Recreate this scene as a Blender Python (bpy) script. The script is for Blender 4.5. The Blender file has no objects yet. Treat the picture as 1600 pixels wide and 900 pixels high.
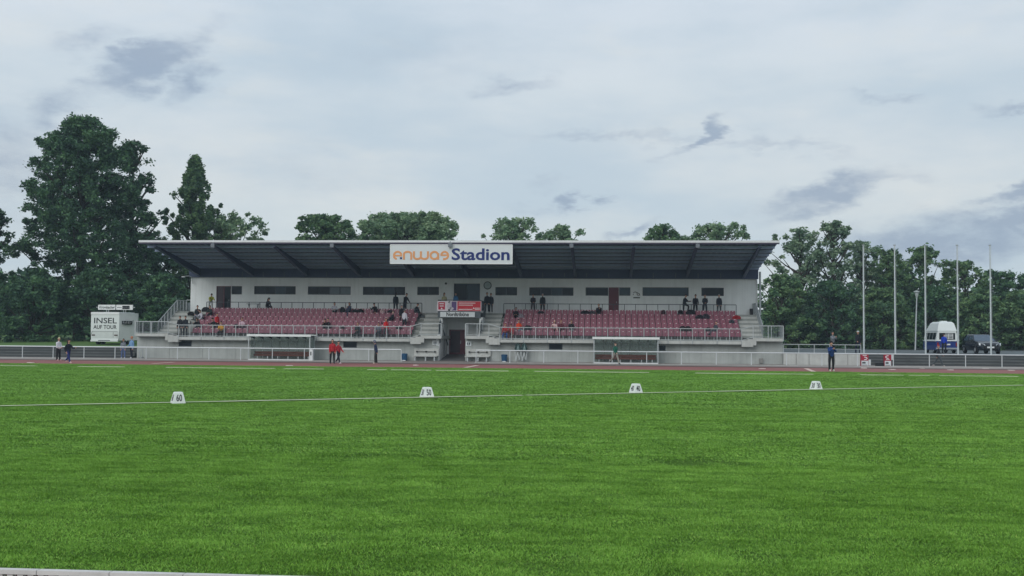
import bpy, bmesh, math, random
import numpy as np
from mathutils import Vector, Matrix, Euler
random.seed(7); np.random.seed(7)
S = bpy.context.scene
COL = S.collection
def lin(r, g, b):
    return tuple(((v/255)/12.92 if v <= 10 else (((v/255)+.055)/1.055)**2.4) for v in (r, g, b)) + (1.0,)

# ------------------------------------------------------------------ camera
TH, PH, RO, FPX, CAMH = .0851, .0423, .0078, 1700.0, 2.3
_R = Vector((math.cos(TH), math.sin(TH), 0)); _F = Vector((-math.sin(TH)*math.cos(PH), math.cos(TH)*math.cos(PH), math.sin(PH)))
_U = _R.cross(_F)
CR = _R*math.cos(RO)+_U*math.sin(RO); CU = -_R*math.sin(RO)+_U*math.cos(RO)
cam = bpy.data.cameras.new('camera'); camo = bpy.data.objects.new('camera', cam); COL.objects.link(camo)
m = Matrix.Identity(4)
for i in range(3):
    m[i][0] = CR[i]; m[i][1] = CU[i]; m[i][2] = -_F[i]
m[2][3] = CAMH
camo.matrix_world = m
cam.sensor_width = 36; cam.lens = FPX/1600*36; cam.clip_start = .1; cam.clip_end = 6000
S.camera = camo
# survey helpers: where a line of sight measured in the photograph meets a real plane of the place
def ray(x, y): return _F + CR*((x-800)/FPX) + CU*((450-y)/FPX)
def PY(x, y, Y):
    d = ray(x, y); t = Y/d.y; return (d.x*t, CAMH+d.z*t)
def X(x, Y, y=515): return PY(x, y, Y)[0]
def Z(y, Y, x=800): return PY(x, y, Y)[1]
def PZ(x, y, z=0):
    d = ray(x, y); t = (z-CAMH)/d.z; return (d.x*t, d.y*t)

# ------------------------------------------------------------------ world, sun, exposure
S.render.engine = 'CYCLES'
S.view_settings.view_transform = 'Standard'; S.view_settings.look = 'None'
S.view_settings.gamma = 1; S.view_settings.exposure = 0
SUN_EL, SUN_AZ = math.radians(33), math.radians(215)    # behind and left of the camera, behind the cloud
W = bpy.data.worlds.new('World'); S.world = W; W.use_nodes = True
nt = W.node_tree; nt.nodes.clear()
def N(t, **k):
    n = nt.nodes.new(t)
    for a, b in k.items(): setattr(n, a, b)
    return n
out = N('ShaderNodeOutputWorld'); bg = N('ShaderNodeBackground'); bg.inputs[1].default_value = .1
nt.links.new(bg.outputs[0], out.inputs[0])
sky = N('ShaderNodeTexSky', sky_type='NISHITA'); sky.sun_disc = False
sky.sun_elevation = SUN_EL; sky.sun_rotation = math.radians(180-25); sky.air_density = 1.2; sky.dust_density = 2
tc = N('ShaderNodeTexCoord')
def math_(op, a, b=None, clamp=False):
    n = N('ShaderNodeMath', operation=op); n.use_clamp = clamp
    for i, v in enumerate((a, b)):
        if v is None: continue
        if isinstance(v, (int, float)): n.inputs[i].default_value = v
        else: nt.links.new(v, n.inputs[i])
    return n.outputs[0]
def noise_(vec, scale, detail, rough=.55, dist=0):
    n = N('ShaderNodeTexNoise'); n.inputs['Scale'].default_value = scale; n.inputs['Detail'].default_value = detail
    n.inputs['Roughness'].default_value = rough; n.inputs['Distortion'].default_value = dist
    nt.links.new(vec, n.inputs['Vector']); return n
def mix_(f, a, b):
    n = N('ShaderNodeMix', data_type='RGBA')
    for i, v in ((0, f), (6, a), (7, b)):
        if isinstance(v, (int, float)): n.inputs[i].default_value = v
        elif isinstance(v, tuple): n.inputs[i].default_value = v
        else: nt.links.new(v, n.inputs[i])
    return n.outputs[2]
mp = N('ShaderNodeMapping'); mp.inputs['Scale'].default_value = (1, 1, 2.6); nt.links.new(tc.outputs['Generated'], mp.inputs[0])
n1 = noise_(mp.outputs[0], 15, 8, .62)                 # edge raggedness
warp = N('ShaderNodeVectorMath', operation='MULTIPLY_ADD')
nt.links.new(n1.outputs['Color'], warp.inputs[0]); warp.inputs[1].default_value = (.13, .0, .07)
nt.links.new(tc.outputs['Generated'], warp.inputs[2])
off = N('ShaderNodeVectorMath', operation='SUBTRACT'); nt.links.new(warp.outputs[0], off.inputs[0]); off.inputs[1].default_value = (.065, 0, .035)
# (azimuth px, height px, half width, half height, tilt, weight): the separate dark clouds of the photograph, as directions in the sky
BLOBS = [(235,92,135,42,24,1.0),(295,118,75,34,30,.75),(150,62,85,32,10,.45),(75,170,110,36,22,.55),(800,126,85,26,8,.55),
 (1095,213,85,22,24,1.0),(950,209,200,15,0,.42),(1205,229,190,14,-3,.42),(1300,303,170,40,16,.85),(1390,147,85,13,0,.42),(1595,169,85,16,5,.55),
 (1600,300,100,30,14,1.0),(1470,378,300,62,4,.85),(1590,352,110,44,12,.9),(905,314,42,16,10,.8),(985,362,60,20,30,.7),(850,288,60,18,0,.3),
 (1220,318,120,30,14,.35),(850,330,70,16,0,.35),(640,90,330,90,0,.22),(-40,260,330,120,0,.55),(480,270,260,60,0,.22)]
acc = None
fine = noise_(mp.outputs[0], 34, 8, .66)
for bx_, by_, hw, hh, tilt, wt in BLOBS:
    c = ray(bx_, by_); k = 1/c.length; c = c.normalized()
    xa = (_R*math.cos(math.radians(tilt))+_U*math.sin(math.radians(tilt)))
    xa = (xa - c*xa.dot(c)).normalized(); za = xa.cross(c).normalized()
    rot = Matrix((xa, c, za)).transposed().to_euler()
    mm = N('ShaderNodeMapping', vector_type='TEXTURE')
    mm.inputs['Location'].default_value = c; mm.inputs['Rotation'].default_value = rot
    mm.inputs['Scale'].default_value = (hw/FPX*k, .5, hh/FPX*k)
    nt.links.new(off.outputs[0], mm.inputs[0])
    g = N('ShaderNodeTexGradient', gradient_type='SPHERICAL'); nt.links.new(mm.outputs[0], g.inputs[0])
    v = math_('MULTIPLY', g.outputs[1], wt)
    acc = v if acc is None else math_('MAXIMUM', acc, v)
rag = math_('MULTIPLY', math_('ADD', fine.outputs[0], -.5), 1.7)
dark = math_('MULTIPLY', acc, math_('ADD', rag, 1.05, clamp=False))
dark = math_('MULTIPLY', dark, 1.25, clamp=True)
sm = N('ShaderNodeMapRange', interpolation_type='SMOOTHSTEP'); nt.links.new(dark, sm.inputs[0]); sm.inputs[1].default_value = .0; sm.inputs[2].default_value = 1.1
sep = N('ShaderNodeSeparateXYZ'); nt.links.new(tc.outputs['Generated'], sep.inputs[0])
el = N('ShaderNodeValToRGB'); nt.links.new(sep.outputs[2], el.inputs[0])
cr = el.color_ramp
def sc(c, k): return tuple(v*k for v in c[:3])+(1,)
cr.elements[0].position = 0; cr.elements[0].color = lin(208,219,224)
cr.elements[1].position = 1; cr.elements[1].color = lin(206,215,230)
for p_, c_ in ((.09, lin(215,224,228)), (.16, lin(222,229,233)), (.22, lin(220,229,235)), (.30, lin(219,229,239)), (.5, lin(212,224,236))):
    e = cr.elements.new(p_); e.color = c_
mp2 = N('ShaderNodeMapping'); mp2.inputs['Scale'].default_value = (1, 1, 3.4); mp2.inputs['Rotation'].default_value = (0, .12, 0)
nt.links.new(tc.outputs['Generated'], mp2.inputs[0])
n2 = noise_(mp2.outputs[0], 3.2, 8, .56, .0)
band = N('ShaderNodeMapRange', interpolation_type='SMOOTHSTEP'); nt.links.new(n2.outputs[0], band.inputs[0]); band.inputs[1].default_value = .35; band.inputs[2].default_value = .68
c0 = mix_(math_('MULTIPLY', band.outputs[0], .72), el.outputs[0], lin(188,207,222))
n3 = noise_(mp2.outputs[0], 5.5, 8, .58, .0)
b3 = N('ShaderNodeMapRange', interpolation_type='SMOOTHSTEP'); nt.links.new(n3.outputs[0], b3.inputs[0]); b3.inputs[1].default_value = .5; b3.inputs[2].default_value = .75
c0 = mix_(math_('MULTIPLY', b3.outputs[0], .55), c0, lin(230,233,232))
c1 = mix_(math_('MULTIPLY', sm.outputs[0], .82), c0, lin(150,167,190))
x10 = N('ShaderNodeVectorMath', operation='SCALE'); nt.links.new(c1, x10.inputs[0]); x10.inputs['Scale'].default_value = 10
fin = mix_(.94, sky.outputs[0], x10.outputs[0])
nt.links.new(fin, bg.inputs[0])
sl = bpy.data.lights.new('sun', 'SUN'); sl.energy = 1.45; sl.angle = math.radians(45); sl.color = (1, .97, .92)
so = bpy.data.objects.new('sun', sl); COL.objects.link(so)
sdir = Vector((math.sin(math.radians(180+25))*math.cos(SUN_EL), math.cos(math.radians(180+25))*math.cos(SUN_EL), math.sin(SUN_EL)))
so.rotation_euler = sdir.to_track_quat('Z', 'Y').to_euler()

# ------------------------------------------------------------------ materials
MATS = {}
def mat(name, col, rough=.6, metal=0, var=.12, scale=3.0, bump=0, col2=None, stretch=None, spec=.4, streak=0):
    if name in MATS: return MATS[name]
    m = bpy.data.materials.new(name); m.use_nodes = True; t = m.node_tree; b = t.nodes['Principled BSDF']
    b.inputs['Roughness'].default_value = rough; b.inputs['Metallic'].default_value = metal
    b.inputs['Specular IOR Level'].default_value = spec
    c = lin(*col); d = lin(*col2) if col2 else tuple(v*(1-var) for v in c[:3])+(1,)
    tcn = t.nodes.new('ShaderNodeTexCoord'); mpn = t.nodes.new('ShaderNodeMapping')
    t.links.new(tcn.outputs['Object'], mpn.inputs[0])
    if stretch: mpn.inputs['Scale'].default_value = stretch
    n = t.nodes.new('ShaderNodeTexNoise'); n.inputs['Scale'].default_value = scale; n.inputs['Detail'].default_value = 5; n.inputs['Roughness'].default_value = .6
    t.links.new(mpn.outputs[0], n.inputs['Vector'])
    r = t.nodes.new('ShaderNodeMapRange'); r.inputs[1].default_value = .3; r.inputs[2].default_value = .7; t.links.new(n.outputs[0], r.inputs[0])
    mx = t.nodes.new('ShaderNodeMix'); mx.data_type = 'RGBA'; mx.inputs[6].default_value = c; mx.inputs[7].default_value = d
    t.links.new(r.outputs[0], mx.inputs[0]); o = mx.outputs[2]
    if streak:     # vertical run-off stains
        mp3 = t.nodes.new('ShaderNodeMapping'); mp3.inputs['Scale'].default_value = (2.2, 2.2, .12); t.links.new(tcn.outputs['Object'], mp3.inputs[0])
        ns = t.nodes.new('ShaderNodeTexNoise'); ns.inputs['Scale'].default_value = 2; ns.inputs['Detail'].default_value = 6; t.links.new(mp3.outputs[0], ns.inputs['Vector'])
        rs = t.nodes.new('ShaderNodeMapRange'); rs.inputs[1].default_value = .45; rs.inputs[2].default_value = .8; rs.inputs[4].default_value = streak; t.links.new(ns.outputs[0], rs.inputs[0])
        m3 = t.nodes.new('ShaderNodeMix'); m3.data_type = 'RGBA'; m3.inputs[7].default_value = tuple(v*.45 for v in c[:3])+(1,)
        t.links.new(rs.outputs[0], m3.inputs[0]); t.links.new(o, m3.inputs[6]); o = m3.outputs[2]
    t.links.new(o, b.inputs['Base Color'])
    if bump:
        bp = t.nodes.new('ShaderNodeBump'); bp.inputs['Strength'].default_value = bump; bp.inputs['Distance'].default_value = .02
        n4 = t.nodes.new('ShaderNodeTexNoise'); n4.inputs['Scale'].default_value = scale*12; t.links.new(mpn.outputs[0], n4.inputs['Vector'])
        t.links.new(n4.outputs[0], bp.inputs['Height']); t.links.new(bp.outputs[0], b.inputs['Normal'])
    MATS[name] = m
    return m
WHITE = mat('white_paint', (222,226,226), .5, var=.08, scale=1.5)
RENDERW = mat('pale_render', (226,230,230), .85, var=.10, scale=.7, streak=.22)
TRIM = mat('white_trim', (228,230,230), .5)
CONC = mat('concrete', (170,175,172), .85, var=.22, scale=.9, bump=.2, streak=.35)
CONCL = mat('pale_concrete', (188,190,186), .8, var=.2, scale=1.2, streak=.3)
CONCS = mat('step_concrete', (150,154,150), .85, var=.25, scale=2.5)
GALV = mat('galvanised_steel', (176,182,184), .45, .35, var=.15, scale=4)
DSTEEL = mat('dark_steel', (58,64,72), .5, .4)
NAVY = mat('roof_sheet', (66,84,118), .35, .0, var=.15, scale=.6)
NAVY2 = mat('roof_beam_paint', (54,68,98), .5, .0)
PURL = mat('purlin_pale_sheen', (176,190,220), .4, .1)  # purlins lightened: light reflected under the roof is put into their colour
BLACK = mat('black_plastic', (22,23,26), .5)
GLASS = mat('window_glass', (22,32,40), .2, 0, var=.3, scale=.8, spec=.25)
GLASS2 = mat('window_glass_pale', (50,68,80), .2, 0, var=.35, scale=1.5, spec=.3)
GLASSB = mat('window_blind', (96,110,118), .4, var=.15)
FRAMED = mat('window_frame_paint', (56,66,74), .5)
MAROON = mat('maroon_door', (94,36,50), .45, var=.1)
MAROOND = mat('maroon_door_glazing', (52,34,44), .25, var=.15)
SEAT = mat('seat_plastic', (130,69,88), .5, var=.14, scale=.35, col2=(114,60,76))
PLATE = mat('seat_pale_plate', (225,215,215), .5)  # small pale plate on each seat back
SIGNW = mat('sign_white', (206,212,214), .4, var=.05, scale=.6)
ORANGE = mat('logo_copper', (222,154,100), .5)
BLUE = mat('logo_blue', (6,34,106), .5)
INK = mat('ink', (24,28,32), .6)
RED = mat('banner_red', (196,40,56), .5)
MAG = mat('banner_crimson', (176,24,62), .5)
PURP = mat('banner_purple', (90,70,120), .5)
BIN = mat('blue_bin', (24,74,110), .5)
TRACK = mat('track_tartan', (150,100,94), .9, var=.2, scale=.5, col2=(136,86,82), bump=.1)
TRACKN = mat('track_tartan_near', (92,40,40), .9, var=.35, scale=14, bump=.4)
DRAIN = mat('drain_channel_shade', (52,24,28), .9)  # flat strip for the drain channel, its shadow put into the dark maroon
APRON = mat('apron_paving', (146,138,132), .9, var=.22, scale=.8)
ASPH = mat('asphalt', (96,104,106), .9, var=.2, scale=.6)
LINE = mat('line_paint', (208,214,180), .8, var=.3, scale=1.2)
TERR = mat('terrace_step_concrete', (84,88,90), .9, var=.4, scale=1.1, stretch=(.25,1,1))
WOOD = mat('bench_wood', (92,58,50), .7, var=.3, stretch=(.3,3,3))
CLEAR = mat('shelter_panel', (150,162,158), .25, var=.15, scale=.8)
def _clear(m, f):
    t = m.node_tree; tr = t.nodes.new('ShaderNodeBsdfTransparent'); tr.inputs[0].default_value = (.9,.94,.92,1); mx = t.nodes.new('ShaderNodeMixShader'); mx.inputs[0].default_value = f
    t.links.new(t.nodes['Principled BSDF'].outputs[0], mx.inputs[1]); t.links.new(tr.outputs[0], mx.inputs[2]); t.links.new(mx.outputs[0], t.nodes['Material Output'].inputs[0])
_clear(CLEAR, .6)
BARK = mat('bark', (64,58,50), .9, var=.4, scale=3, stretch=(3,3,.6))
SKIN = mat('skin', (196,150,128), .6, var=.08)
SHOEW = mat('white_shoe', (220,214,210), .6)

# ------------------------------------------------------------------ mesh helpers
class MB:
    def __init__(s): s.v = []; s.f = []; s.mi = []
    def add(s, vs, fs, mi=0):
        o = len(s.v); s.v += [tuple(v) for v in vs]; s.f += [tuple(i+o for i in f) for f in fs]; s.mi += [mi]*len(fs)
    def box(s, x0, x1, y0, y1, z0, z1, mi=0):
        s.add([(x0,y0,z0),(x1,y0,z0),(x1,y1,z0),(x0,y1,z0),(x0,y0,z1),(x1,y0,z1),(x1,y1,z1),(x0,y1,z1)],
              [(3,2,1,0),(4,5,6,7),(0,1,5,4),(1,2,6,5),(2,3,7,6),(3,0,4,7)], mi)
    def bar(s, a, b, w, h=None, mi=0, up=(0,0,1)):
        a = Vector(a); b = Vector(b); h = h or w; d = (b-a).normalized(); u = Vector(up)
        if abs(d.dot(u)) > .98: u = Vector((0,1,0))
        x = d.cross(u).normalized()*w/2; z = x.cross(d).normalized()*h/2
        vs = [p+q for p in (a, b) for q in (-x-z, x-z, x+z, -x+z)]
        s.add(vs, [(3,2,1,0),(4,5,6,7),(0,1,5,4),(1,2,6,5),(2,3,7,6),(3,0,4,7)], mi)
    def tube(s, pts, rs, n=6, mi=0, cap=True):
        pts = [Vector(p) for p in pts]
        if isinstance(rs, (int, float)): rs = [rs]*len(pts)
        vs = []
        for i, p in enumerate(pts):
            d = (pts[min(i+1, len(pts)-1)]-pts[max(i-1, 0)]).normalized()
            u = Vector((0,0,1)) if abs(d.z) < .9 else Vector((0,1,0))
            a = d.cross(u).normalized(); b = d.cross(a)
            vs += [p+(a*math.cos(2*math.pi*k/n)+b*math.sin(2*math.pi*k/n))*rs[i] for k in range(n)]
        fs = [(i*n+k, i*n+(k+1)%n, (i+1)*n+(k+1)%n, (i+1)*n+k) for i in range(len(pts)-1) for k in range(n)]
        if cap: fs += [tuple(range(n)), tuple(range((len(pts)-1)*n+n-1, (len(pts)-1)*n-1, -1))]
        s.add(vs, fs, mi)
    def loft(s, secs, mi=0, caps=True, closed=True):
        n = len(secs[0]); vs = [p for q in secs for p in q]; r = n if closed else n-1
        fs = [(i*n+k, i*n+(k+1)%n, (i+1)*n+(k+1)%n, (i+1)*n+k) for i in range(len(secs)-1) for k in range(r)]
        if caps: fs += [tuple(range(n))[::-1], tuple(range((len(secs)-1)*n, len(secs)*n))]
        s.add(vs, fs, mi)
    def prism(s, poly, y0, y1, mi=0):       # poly in x,z
        s.loft([[(x, y0, z) for x, z in poly], [(x, y1, z) for x, z in poly]], mi)
    def mesh(s, name, mats):
        me = bpy.data.meshes.new(name); me.from_pydata(s.v, [], s.f)
        for mm_ in (mats if isinstance(mats, (list, tuple)) else [mats]): me.materials.append(mm_)
        if any(s.mi): me.polygons.foreach_set('material_index', s.mi)
        me.update()
        bm = bmesh.new(); bm.from_mesh(me); bmesh.ops.recalc_face_normals(bm, faces=bm.faces); bm.to_mesh(me); bm.free()
        return me
    def build(s, name, mats, parent=None, loc=(0,0,0), rz=0, **k):
        return link(name, s.mesh(name, mats), parent, loc, rz, **k)
def link(name, me, parent=None, loc=(0,0,0), rz=0, **k):
    o = bpy.data.objects.new(name, me); COL.objects.link(o); o.location = loc; o.rotation_euler = (0,0,rz)
    if parent: o.parent = parent
    for a, b in k.items(): o[a] = b
    return o
def thing(name, label, cat, loc=(0,0,0), rz=0, group=None):
    o = link(name, None, None, loc, rz, label=label, category=cat)
    if group: o['group'] = group
    return o
def tag(o, label, cat, group=None):
    o['label'] = label; o['category'] = cat
    if group: o['group'] = group
    return o
def struct(o): o['kind'] = 'structure'; return o
def copy_tree(o, parent=None):
    c = o.copy(); COL.objects.link(c); c.parent = parent
    for ch in o.children: copy_tree(ch, c)
    return c
def bevel(o, w=.02, seg=2):
    bm = bmesh.new(); bm.from_mesh(o.data)
    bmesh.ops.remove_doubles(bm, verts=bm.verts, dist=1e-4)
    bmesh.ops.bevel(bm, geom=[e for e in bm.edges if len(e.link_faces) == 2 and e.calc_face_angle(0) > .5], offset=w, segments=seg, affect='EDGES', profile=.5)
    bm.to_mesh(o.data); bm.free(); return o
def text(body, size, mat_, name='lettering', parent=None, loc=(0,0,0), rz=0, sx=1, bold=0, align='CENTER', depth=.01, shear=0):
    cu = bpy.data.curves.new('t', 'FONT'); cu.body = body; cu.size = size; cu.extrude = depth; cu.offset = bold
    cu.align_x = align; cu.align_y = 'CENTER'; cu.shear = shear; cu.resolution_u = 3
    t = bpy.data.objects.new('t', cu); COL.objects.link(t)
    dg = bpy.context.evaluated_depsgraph_get(); dg.update(); me = bpy.data.meshes.new_from_object(t.evaluated_get(dg))
    bpy.data.objects.remove(t); bpy.data.curves.remove(cu)
    me.transform(Matrix.Diagonal((sx, 1, 1, 1))); me.transform(Matrix.Rotation(math.pi/2, 4, 'X'))
    me.materials.clear(); me.materials.append(mat_)
    return link(name, me, parent, loc, rz)

# ------------------------------------------------------------------ ground
def gheight(x, y):
    if y < 88.95: return -.03
    if y < 92.3 or (-40.05 < x < 13.55 and y < 103): return -.03
    h = .9
    if x < -38: h += max(0, min(1, (y-93)/26))*.75
    return h
def ground():
    xs = [-2500,-900,-300,-120,-90,-70,-60,-52,-46,-43,-40.1,-40,-34,-20,0,13.5,13.6,20,40,60,90,140,300,900,2500]
    ys = [-300,-60,-20,0,6,10,40,72,81,88.9,92.25,92.35,93,96,100,102.9,103,105,110,116,120,130,160,260,700,1600,4500]
    vs = [(x, y, gheight(x, y)) for y in ys for x in xs]; n = len(xs)
    fs = [(j*n+i, j*n+i+1, (j+1)*n+i+1, (j+1)*n+i) for j in range(len(ys)-1) for i in range(n-1)]
    b = MB(); b.add(vs, fs)
    g = mat('meadow_grass', (92,124,58), .9, var=.3, scale=.15, col2=(74,104,50))
    return struct(b.build('ground', g))
ground()
# pitch grass material: mown lawn, streaked along the mowing direction
def grass_mat():
    m = bpy.data.materials.new('pitch_grass'); m.use_nodes = True; t = m.node_tree; b = t.nodes['Principled BSDF']
    b.inputs['Roughness'].default_value = 1; b.inputs['Specular IOR Level'].default_value = 0
    tcn = t.nodes.new('ShaderNodeTexCoord')
    def nz(scale, st, detail=6, rough=.6):
        mp_ = t.nodes.new('ShaderNodeMapping'); mp_.inputs['Scale'].default_value = st; t.links.new(tcn.outputs['Object'], mp_.inputs[0])
        n = t.nodes.new('ShaderNodeTexNoise'); n.inputs['Scale'].default_value = scale; n.inputs['Detail'].default_value = detail; n.inputs['Roughness'].default_value = rough
        t.links.new(mp_.outputs[0], n.inputs['Vector']); return n.outputs[0]
    def mixc(f, a, b_):
        x = t.nodes.new('ShaderNodeMix'); x.data_type = 'RGBA'
        t.links.new(f, x.inputs[0])
        for i, v in ((6, a), (7, b_)):
            if isinstance(v, tuple): x.inputs[i].default_value = v
            else: t.links.new(v, x.inputs[i])
        return x.outputs[2]
    def rng(v, a, b_, c=0, d=1):
        r = t.nodes.new('ShaderNodeMapRange'); t.links.new(v, r.inputs[0])
        for i, q in enumerate((a, b_, c, d)): r.inputs[i+1].default_value = q
        return r.outputs[0]
    base = mixc(rng(nz(.10, (.6,1,1), 5), .35, .65), lin(84,112,52), lin(76,108,48))
    c = mixc(rng(nz(1.6, (.55,1,1), 9, .78), .40, .66), base, lin(64,97,38))
    c = mixc(rng(nz(4.2, (.6,1,1), 7, .8), .5, .74, 0, .75), c, lin(46,76,26))
    c = mixc(rng(nz(9, (.7,1,1), 4, .8), .56, .8, 0, .6), c, lin(126,156,84))
    t.links.new(c, b.inputs['Base Color'])
    bp = t.nodes.new('ShaderNodeBump'); bp.inputs['Strength'].default_value = .8; bp.inputs['Distance'].default_value = .06
    t.links.new(nz(9, (.6,1,1), 6, .8), bp.inputs['Height']); t.links.new(bp.outputs[0], b.inputs['Normal'])
    return m
GRASS = grass_mat()
YG, YT = 72.5, 81.4
def sheet(name, x0, x1, y0, y1, z, mt, nx=1):
    b = MB(); b.box(x0, x1, y0, y1, z-.012, z); return struct(b.build(name, mt))
sheet('pitch', -140, 140, 10.12, YG, .0, GRASS)
sheet('running_track', -140, 140, YG, YT-.4, .004, TRACK)
sheet('drain_channel_shade', -140, 140, YT-.4, YT+.28, .002, DRAIN)
sheet('near_running_track', -140, 140, 2, 10.12, -.012, TRACKN)
sheet('apron', -140, 140, YT+.28, 89.6, .03, APRON)
# asphalt car park on the right plateau with a paler kerbed lane behind
sheet('car_park', 13.6, 140, 92.4, 128, .905, ASPH)
sheet('parking_lane', 13.6, 140, 128, 150, .93, mat('lane_concrete', (128,138,132), .9, var=.15))
b = MB()
# worn touch line near the far side: strips of varying length with gaps
x = -60
rr = random.Random(3)
while x < 45:
    L = rr.choice((1.2,2.5,4.5,7,3)); yy = 66.9+rr.uniform(-.03,.03)
    b.box(x, x+L, yy-.16, yy+.16, .004, .036); x += L+rr.choice((.3,.6,1.6,2.8))
struct(b.build('touch_line', LINE))
p0, p1 = Vector((*PZ(278, 630),0)), Vector((*PZ(1274, 609.5),0)); dl = (p1-p0).normalized(); nl = Vector((-dl.y, dl.x, 0))
b = MB(); s_ = -22
while s_ < 48:
    L = rr.choice((9,14,7,11)); a = p0+dl*s_; c = p0+dl*(s_+L)
    w = rr.uniform(.12,.17)
    b.add([a-nl*w+Vector((0,0,.036)), c-nl*w+Vector((0,0,.036)), c+nl*w+Vector((0,0,.036)), a+nl*w+Vector((0,0,.036))], [(0,1,2,3)]); s_ += L+rr.choice((.0,.15,.4))
struct(b.build('sector_line', LINE))
# short marks on the track
b = MB()
for (x0, y0, x1, y1, w) in ((237,568.5,272,566,.16),(727,574.5,746,571,.16),(1259,575.8,1272,581,.16)):
    a = Vector((*PZ(x0, y0), .012)); c = Vector((*PZ(x1, y1), .012)); n_ = (c-a).cross(Vector((0,0,1))).normalized()*w
    b.add([a-n_, c-n_, c+n_, a+n_], [(0,1,2,3)])
struct(b.build('track_line', mat('track_line_paint', (214,190,176), .8)))
mk = MB(); mk.box(-.2,.2,-.15,.15,0,.04)
mkm = mk.mesh('lane_marker_block', mat('marker_pale', (224,210,204), .7))
for i, px in enumerate((48,452,650,1191,1350,1394,1441,1485,1540,1580)):
    py = 572+(px-800)*.0065+(2 if i%2 else 0)
    q = PZ(px, py); tag(link('lane_marker', mkm, None, (q[0], q[1], .006), rz=i*.7), 'small pale flat lane marker lying on the red far track', 'lane marker', 'pale markers lying on the far track')

# near kerb: white aluminium rail in sections with slots beneath
KY = PZ(0, 888.5, .07)[1]
kb = thing('track_kerb', 'white slotted kerb rail along the near edge of the grass', 'kerb', (0, KY, 0))
sec = MB(); sec.box(-.346,.346,-.04,.04,.03,.07)
for k in range(7): sec.box(-.34+k*.1, -.34+k*.1+.055, -.028, .028, -.012, .03)
sm_ = sec.mesh('kerb_section', mat('kerb_white', (214,212,208), .5, var=.2, scale=6))
for k in range(-24, 14): link('kerb_section', sm_, kb, (k*.7, 0, 0))

# near lawn: real blades, instanced tuft patches over the near part of the pitch
def blade_patch(n, seed, hmin=.014, hmax=.032):
    r = np.random.RandomState(seed)
    px = r.randn(n)*.2; py = r.randn(n)*.2; h = (hmin+(hmax-hmin)*r.rand(n))*(1-.25*np.minimum(1,(px**2+py**2)/.16)); a = r.rand(n)*6.283; w = .0035+.003*r.rand(n)
    lx = (r.rand(n)-.35)*.05; ly = (r.rand(n)-.5)*.05
    v = np.zeros((n, 3, 3)); ca, sa = np.cos(a)*w, np.sin(a)*w
    v[:,0] = np.stack([px-ca, py-sa, np.zeros(n)], 1); v[:,1] = np.stack([px+ca, py+sa, np.zeros(n)], 1)
    v[:,2] = np.stack([px+lx, py+ly, h], 1)
    me = bpy.data.meshes.new('grass_tuft'); me.vertices.add(n*3); me.vertices.foreach_set('co', v.ravel())
    me.loops.add(n*3); me.loops.foreach_set('vertex_index', np.arange(n*3)); me.polygons.add(n); me.polygons.foreach_set('loop_start', np.arange(n)*3)
    me.update(calc_edges=True); return me
def blades_mat():
    m = bpy.data.materials.new('grass_blades'); m.use_nodes = True; t = m.node_tree; b = t.nodes['Principled BSDF']
    b.inputs['Roughness'].default_value = .6; b.inputs['Specular IOR Level'].default_value = .2
    g = t.nodes.new('ShaderNodeNewGeometry'); r = t.nodes.new('ShaderNodeValToRGB'); t.links.new(g.outputs['Random Per Island'], r.inputs[0])
    e = r.color_ramp.elements; e[0].color = lin(110,158,60); e[1].color = lin(180,208,104)
    for p_, c_ in ((.5, lin(130,180,70)), (.93, lin(150,194,86))): q = e.__class__ and r.color_ramp.elements.new(p_); q.color = c_
    n = t.nodes.new('ShaderNodeTexNoise'); n.inputs['Scale'].default_value = 1.6; n.inputs['Detail'].default_value = 9; n.inputs['Roughness'].default_value = .78
    mp_ = t.nodes.new('ShaderNodeMapping'); mp_.inputs['Scale'].default_value = (.8,1.7,0); t.links.new(g.outputs['Position'], mp_.inputs[0]); t.links.new(mp_.outputs[0], n.inputs['Vector'])
    rg = t.nodes.new('ShaderNodeMapRange'); rg.inputs[1].default_value = .40; rg.inputs[2].default_value = .66; t.links.new(n.outputs[0], rg.inputs[0])
    x = t.nodes.new('ShaderNodeMix'); x.data_type = 'RGBA'; x.blend_type = 'MULTIPLY'; x.inputs[0].default_value = 1
    cl = t.nodes.new('ShaderNodeMix'); cl.data_type = 'RGBA'; cl.inputs[6].default_value = (1,1,1,1); cl.inputs[7].default_value = (.44,.54,.36,1)
    t.links.new(rg.outputs[0], cl.inputs[0]); t.links.new(r.outputs[0], x.inputs[6]); t.links.new(cl.outputs[2], x.inputs[7])
    mb_ = t.nodes.new('ShaderNodeMapping'); mb_.inputs['Scale'].default_value = (.07,1.1,0); t.links.new(g.outputs['Position'], mb_.inputs[0])
    nb_ = t.nodes.new('ShaderNodeTexNoise'); nb_.inputs['Scale'].default_value = 1.3; nb_.inputs['Detail'].default_value = 4; t.links.new(mb_.outputs[0], nb_.inputs['Vector'])
    rb = t.nodes.new('ShaderNodeMapRange'); rb.inputs[1].default_value = .4; rb.inputs[2].default_value = .62; t.links.new(nb_.outputs[0], rb.inputs[0])
    x2 = t.nodes.new('ShaderNodeMix'); x2.data_type = 'RGBA'; x2.blend_type = 'MULTIPLY'; x2.inputs[7].default_value = (.76,.80,.70,1); t.links.new(rb.outputs[0], x2.inputs[0]); t.links.new(x.outputs[2], x2.inputs[6])
    t.links.new(x2.outputs[2], b.inputs['Base Color'])
    return m
BLADES = blades_mat()
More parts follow.
